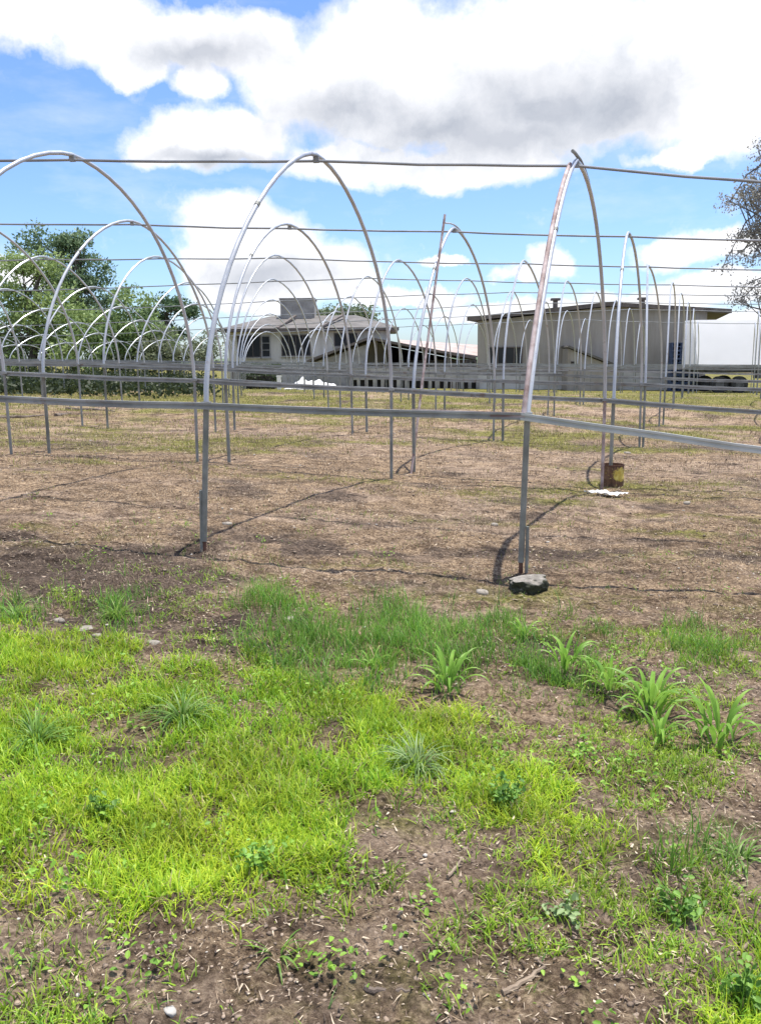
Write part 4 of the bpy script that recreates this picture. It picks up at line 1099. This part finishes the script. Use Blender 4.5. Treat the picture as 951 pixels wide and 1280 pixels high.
# warehouse
D = 46.0
def outline(pts, D): return [(at(px, py, D).x, at(px, py, D).z) for px, py in pts]
wz = min(gz(X_(600, D), D), gz(X_(900, D), D)) - .4
ware = thing('warehouse', 'long grey plastered warehouse with low pitched roof and dark window', 'warehouse', (X_(750, D), D, gz(X_(750, D), D)))
wl = outline([(597,402),(763,383),(884,389)], D)
xl, xr = wl[0][0], wl[2][0]
MB().prism([(xl, wz), (xr, wz), wl[2], wl[1], wl[0]], D, D+12, 3.6).build('wall', M['greyplaster'], ware)
rl = outline([(584,396),(762,377),(916,386)], D-.5)
rl2 = [(x, z-.17) for x, z in rl]
rf = MB().prism([rl2[0], rl2[1], rl2[2], rl[2], rl[1], rl[0]], D-.3, D+12.5, 3.85).build('roof', M['fascia'], ware)
MB().prism([(rl2[0][0], rl2[0][1]-.03), (rl2[1][0], rl2[1][1]-.03), (rl2[2][0], rl2[2][1]-.03), (rl[2][0], rl[2][1]+.01), (rl[1][0], rl[1][1]+.01), (rl[0][0], rl[0][1]+.01)], D-.38, D-.303).build('fascia', M['fascia'], rf)
for px, py in ((694, 376), (803, 375)):
    c = at(px, py, D+1.5)
    vm = MB().tube([(c.x, c.y, c.z-.35), (c.x, c.y, c.z+.02)], .13, 10, Vector((1,0,0)))
    vm.box((c.x, c.y, c.z+.08), (.46, .46, .12)); vm.build('roof_vent', M['fascia'], ware)
# pale base band
b0, b1 = at(598, 466, D), at(884, 466, D)
MB().box(((xl+xr)/2, D-.06, (wz+b0.z)/2), (xr-xl+.05, .14, b0.z-wz)).build('base_band', M['lightbase'], ware)
def window(parent, px0, px1, py0, py1, D, cols, rws, frame='frame', glassm='glass', dep=.10):
    a = at(px0, py0, D); b = at(px1, py1, D)
    cx, cz, w, h = (a.x+b.x)/2, (a.z+b.z)/2, abs(b.x-a.x), abs(a.z-b.z)
    fm = MB(); th = .055
    for zz in (cz-h/2, cz+h/2): fm.box((cx, D-.03, zz), (w+th, dep, th))
    for xx in (cx-w/2, cx+w/2): fm.box((xx, D-.03, cz), (th, dep*.98, h-th))
    for j in range(1, cols): fm.box((cx-w/2+w*j/cols, D-.025, cz), (.04, dep*.8, h-th))
    for j in range(1, rws): fm.box((cx, D-.02, cz-h/2+h*j/rws), (w-th, dep*.6, .035))
    f = fm.build('window', M[frame], parent)
    MB().box((cx, D-.015, cz), (w-.02, .02, h-.02)).build('pane', M[glassm], f)
    sl = MB().box((cx, D-.09, cz-h/2-.06), (w+.16, .16, .05)).build('sill', M['lightbase'], f)
    return f
window(ware, 622, 652, 434, 458, D, 3, 1, 'fascia')
window(ware, 611, 620, 434, 458, D, 1, 1, 'fascia')
# small lean-to roof at the warehouse wall
l0, l1 = at(706, 434, D-1.0), at(770, 459, D-1.0)
lean = thing('lean_to', 'small grey lean-to with one sloping roof against the warehouse wall', 'lean-to', ((l0.x+l1.x)/2, D-1, gz(l0.x, D-1)))
dx = Vector((l1.x-l0.x, 0, l1.z-l0.z)); nn = Vector((-dx.z, 0, dx.x)).normalized()*.10
MB().prism([(l0.x, l0.z), (l1.x+.25, l1.z-.1), (l1.x+.25+nn.x, l1.z-.1+nn.z), (l0.x+nn.x, l0.z+nn.z)], D-1.7, D-.02).build('roof', M['roofgrey'], lean)
MB().prism([(l0.x+.06, wz), (l1.x, wz), (l1.x, l1.z-.06), (l0.x+.06, l0.z-.06)], D-1.5, D-.02).build('wall', M['greyplaster'], lean)
MB().box((at(716, 454, D-1.5).x, D-1.52, at(716, 454, D).z), (.22, .05, .22)).build('vent_opening', M['darkinside'], lean)  # dark plate put in for the shade of an opening
# blue crates standing in front of the wall
k0 = at(838, 428, D-1.2); k1 = at(872, 457, D-1.2)
cr = thing('crate_stack', 'dark blue stacked crates against the warehouse beside the white truck', 'crate stack', ((k0.x+k1.x)/2, D-1.2, gz(k0.x, D-1.2)))
nc, nr = 3, 4
cw = (k1.x-k0.x)/nc; zb = gz(k0.x, D-1.2); chh = (k0.z-zb)/(nr+2)
for a in range(nc):
    cm = MB()
    x0 = k0.x+cw*(a+.5)
    for r in range(nr+2):
        z0 = zb+chh*r
        for zz in (.06, .5, .94): cm.box((x0, D-1.2, z0+chh*zz), (cw*.96, .5, chh*.10))
        for s in (-1, 0, 1): cm.box((x0+s*cw*.44, D-1.2, z0+chh*.5), (cw*.07, .49, chh*.92))
        cm.box((x0, D-1.1, z0+chh*.5), (cw*.9, .02, chh*.9))
    cm.build('crate_column', M['blueframe'], cr)

# white covered truck, running out of the frame to the right
D = 41.5
t0, t1 = at(876, 399, D), at(876, 457, D)
tl = 5.2; zg = gz(t0.x+1.5, D+1)
truck = thing('box_truck', 'white tarpaulin load, sloped to catch sun, on a dark truck chassis at the right edge', 'truck', (t0.x+tl/2, D+1.1, zg))
cmb = MB(); hb = t0.z-t1.z
prof = [(D, t1.z), (D+hb*.56, t0.z+.02), (D+2.3, t0.z+.02), (D+2.3, t1.z)]  # front shaped to lean back so the sun brightens the cover
cmb.add([(t0.x+sx*tl, y_, z_) for sx in (0, 1) for y_, z_ in prof], [(0,1,2,3),(7,6,5,4),(0,4,5,1),(1,5,6,2),(2,6,7,3),(3,7,4,0)])
bx_ = cmb.build('load_cover', M['tarp'], truck)
MB().box((t0.x+tl/2, D+1.15, t1.z-.055), (tl+.05, 2.34, .10)).build('bed_frame', M['timber'], truck)
ch = MB()
for yy in (D+.55, D+1.75): ch.box((t0.x+tl/2, yy, t1.z-.24), (tl, .12, .22))
for xx in (.4, 1.6, 2.8, 4.0): ch.box((t0.x+xx, D+1.15, t1.z-.15), (.1, 2.2, .09))
ch.build('chassis', M['steel'], truck)
for xx in (1.1, 2.05, 4.5):
    for yy in (D+.22, D+2.1):
        c = Vector((t0.x+xx, yy, zg+.40))
        tm = MB(); tm.tube([c-Vector((0,.13,0)), c+Vector((0,.13,0))], .40, 20)
        wo = tm.build('wheel', M['tyre'], truck, True)
        MB().tube([c-Vector((0,.135,0)), c+Vector((0,.135,0))], .20, 16).build('rim', M['steel'], wo, True)
MB().box((t0.x+3.3, D+.3, t1.z-.42), (.9, .5, .42)).build('tool_box', M['steel'], truck)
MB().box((t0.x+tl+1.0, D+1.15, (zg+.5+t0.z-.25)/2), (1.7, 2.2, t0.z-.25-zg-.5)).build('cab', M['plastic'], truck)

# house
D = 52.0
hz = gz(X_(390, D), D)-.4
house = thing('house', 'cream single-storey house with grey hipped roof and bare concrete tower', 'house', (X_(390, D), D, hz+.4))
hx0, hx1 = X_(286, D), X_(488, D); ez = Z_(413, D); rzz = Z_(398, D+3.5)
MB().box(((hx0+hx1)/2, D+4, (hz+ez)/2), (hx1-hx0, 8, ez-hz)).build('wall', M['plaster'], house)
def hip(x0, x1, y0, y1, z0, z1, inset, t=.14):
    ym = (y0+y1)/2
    vs = [(x0,y0,z0),(x1,y0,z0),(x1,y1,z0),(x0,y1,z0),(x0+inset,ym,z1),(x1-inset,ym,z1)]
    vs += [(x0,y0,z0-t),(x1,y0,z0-t),(x1,y1,z0-t),(x0,y1,z0-t)]
    return MB().add(vs, [(0,1,5,4),(1,2,5),(2,3,4,5),(3,0,4),(6,7,1,0),(7,8,2,1),(8,9,3,2),(9,6,0,3),(9,8,7,6)])
rfh = hip(hx0-.5, hx1+.5, D-.7, D+8.7, ez+.16, rzz+.25, 2.6).build('roof', M['roofgrey'], house)
# dark strips put in for the hip edge shading of two projecting gables
for a, b_ in (((346,411),(369,396)), ((402,409),(430,394))):
    p0, p1 = at(*a, D-.72), at(*b_, D+2.6)
    MB().sweep([p0+Vector((0,0,.05)), p1+Vector((0,0,.06))], [(-.09,-.05),(.09,-.05),(.09,.05),(-.09,.05)]).build('hip_shade', M['fascia'], rfh)
MB().box(((hx0+hx1)/2, D-.72, ez+.09), (hx1-hx0+1.0, .04, .17)).build('fascia', M['fascia'], rfh)
c0, c1 = at(350, 374, D+3), at(393, 402, D+3)
MB().box(((c0.x+c1.x)/2, D+4, (c0.z+c1.z-.6)/2), (c1.x-c0.x, 2., c0.z-c1.z+.6)).build('water_tower', M['concrete'], house)
MB().box(((c0.x+c1.x)/2, D+4, c0.z+.03), (c1.x-c0.x+.12, 2.12, .1)).build('tower_cap', M['concrete'], house)
window(house, 297, 326, 420, 446, D, 3, 1, 'fascia'); window(house, 327, 338, 420, 446, D, 1, 3)
window(house, 352, 388, 419, 444, D, 4, 1, 'fascia'); window(house, 418, 446, 417, 432, D, 2, 1, 'fascia')
# trimmed hedge by the house
D = 50
def hedge(name, lab, px0, px1, py, D, depth, cols, dens=260, seed=1):
    g = np.random.default_rng(seed); a = at(px0, py, D); b = at(px1, py, D); zb = gz(a.x, D); n = int(dens*(b.x-a.x)*(a.z-zb)*2.5)+400
    base = Vector(((a.x+b.x)/2, D+depth/2, zb)); t = thing(name, lab, 'hedge', base)
    u = g.random((n, 3)); P = np.stack([a.x+u[:, 0]*(b.x-a.x), D+u[:, 1]*depth, zb+u[:, 2]**.7*(a.z-zb)*(.9+.2*vnoise(u[:, 0]*9, u[:, 1]*3, 5))], 1)-np.array(base)
    tt = g.random(n)[:, None]; c = np.array(cols[0])*(1-tt)+np.array(cols[1])*tt; L = g.uniform(.07, .15, n)
    v, q, cc = leaves(P, L, L*.5, c, .6); np_mesh('foliage', v, q, M['leaf'], cc, parent=t)
    MB().box(((a.x+b.x)/2, D+depth/2, zb+(a.z-zb)*.4), ((b.x-a.x)*.9, depth*.7, (a.z-zb)*.8)).build('branches', M['darkinside'], t)
hedge('hedge', 'trimmed green hedge under the house windows', 312, 350, 452, 49.5, .9, ((.05,.09,.03),(.14,.2,.07)), 300, 1)
hedge('hedge', 'dark low hedge between the undergrowth and the white sheeting', 300, 344, 466, 40.5, 1.4, ((.018,.03,.012),(.06,.09,.03)), 300, 2)
# white post and white sheeting
c = at(349, 483, 36); zb = gz(c.x, 36)
wp = MB().box((c.x, 36, (c.z+zb)/2+.15), (.16, .16, c.z-zb+.5)); wp.box((c.x, 36, c.z+.42), (.2, .2, .05))
tag(wp.build('white_post', M['plastic'], origin=(c.x, 36, zb)), 'short white post beside the white sheeting in front of the house', 'post')
a, b_ = at(354, 487, 34), at(425, 487, 34)
nx_, ny_ = 40, 14; vs = []; fs = []
for j in range(ny_):
    for i in range(nx_):
        u = i/(nx_-1); v = j/(ny_-1)
        prof = math.sin(math.pi*min(1, v*1.0))**.6*(min(1, u*3.2)**.9)*(1-.45*max(0, (u-.35)/.65))*min(1, (1-u)*7)
        x = a.x+(b_.x-a.x)*u; y = 34+v*1.3
        z = gz(x, y)+.02+prof*.42*(1+.16*math.sin(u*19+v*5)+.1*math.sin(u*43))
        vs.append((x, y, z))
for j in range(ny_-1):
    for i in range(nx_-1): fs.append((j*nx_+i, j*nx_+i+1, (j+1)*nx_+i+1, (j+1)*nx_+i))
tag(MB().add(vs, fs).build('white_sheeting', M['plastic'], smooth=True, origin=((a.x+b_.x)/2, 34.6, gz(a.x, 34.6))), 'heap of white sheeting lying on the grass in front of the house', 'sheeting')

# open shed
D = 46.5
sz = gz(X_(480, D), D)-.3
shed = thing('open_shed', 'open-fronted shed with dark interior and low gabled roof between house and warehouse', 'shed', (X_(480, D), D+3, sz+.3))
g0, g1, g2 = at(384, 450, D), at(461, 421, D), at(594, 446, D)
rt = .13
MB().prism([(g0.x, g0.z-rt), (g1.x, g1.z-rt), (g2.x, g2.z-rt), (g2.x, g2.z), (g1.x, g1.z), (g0.x, g0.z)], D-.4, D+9).build('roof', M['fascia'], shed)
MB().prism([(at(396,455,D).x, sz), (at(459,455,D).x, sz), (at(459,430,D).x, at(459,430,D).z), (at(396,452,D).x, at(396,452,D).z)], D+.02, D+.2).build('side_wall', M['concrete'], shed)
MB().prism([(g0.x+.3, sz), (g2.x-.2, sz), (g2.x-.2, g2.z-rt-.02), (g1.x, g1.z-rt-.02), (g0.x+.3, g0.z-rt-.03)], D+8.4, D+8.6).build('back_wall', M['darkinside'], shed)
for px in (470, 500, 530, 560, 588):
    a = at(px, 450, D+.1); zt = g1.z+(g2.z-g1.z)*(a.x-g1.x)/(g2.x-g1.x)-rt
    MB().box((a.x, D+.12, (sz+zt)/2), (.13, .13, zt-sz)).build('post', M['timber'], shed)
# low block wall with a row of dark openings
w0, w1 = at(438, 459, D-.6), at(597, 459, D-.6)
zt, zm, zl = at(500, 459, D-.6).z, at(500, 474, D-.6).z, at(500, 485, D-.6).z
lw = MB(); lw.box(((w0.x+w1.x)/2, D-.6, (zt+zm)/2), (w1.x-w0.x, .18, zt-zm))
nP = 16
for j in range(nP+1):
    x = w0.x+(w1.x-w0.x)*j/nP; lw.box((x, D-.6, (zm+sz)/2-.001), (.17, .176, zm-sz))
lw.build('low_wall', M['concrete'], shed)
MB().box(((w0.x+w1.x)/2, D-.42, (zm+sz)/2), (w1.x-w0.x, .05, zm-sz-.02)).build('openings', M['darkinside'], shed)  # dark board put in for the shade behind the wall gaps
# faded pink roofed shed behind
D = 53
q0, q1, q2, q3 = at(497, 426, D+4), at(600, 433, D+4), at(600, 447, D), at(497, 432, D)
ps = thing('pink_shed', 'low shed behind with faded pink roof sloping to the front beside the warehouse', 'shed', ((q0.x+q1.x)/2, D+2, gz(q0.x, D)))
up = Vector((0,0,.1))
MB().add([q0,q1,q2,q3,q0+up,q1+up,q2+up,q3+up], [(0,1,2,3),(7,6,5,4),(0,4,5,1),(1,5,6,2),(2,6,7,3),(3,7,4,0)]).build('roof', M['roofpink'], ps)
MB().box(((q2.x+q3.x)/2, D+2, (min(q2.z, q3.z)+gz(q2.x, D)-.3)/2-.1), (q2.x-q3.x-.3, 3.4, min(q2.z, q3.z)-gz(q2.x, D)+.3)).build('wall', M['greyplaster'], ps)
window(ps, 586, 592, 452, 458, D+.29, 1, 1, 'fascia')

# far hills
def hills():
    n = 160; xs = np.linspace(-420, 420, n); vs = []; fs = []
    hgt = 1.6+1.2*fbm(xs*.012, xs*0, 301, 4)+3*fbm(xs*.07, xs*0, 305, 3)
    for j, (yo, k) in enumerate(((250, 0.), (290, .6), (340, 1.), (420, .7), (520, 0.))):
        for i in range(n): vs.append((xs[i], yo+10*math.sin(xs[i]*.02), -1+hgt[i]*k+(1.5*vnoise(xs[i:i+1]*.1, np.array([j*3.]), 7)[0])*(k > 0)))
    for j in range(4):
        for i in range(n-1): fs.append((j*n+i, j*n+i+1, (j+1)*n+i+1, (j+1)*n+i))
    tag(MB().add(vs, fs).build('hills', M['hill'], smooth=True), kind='structure')
hills()
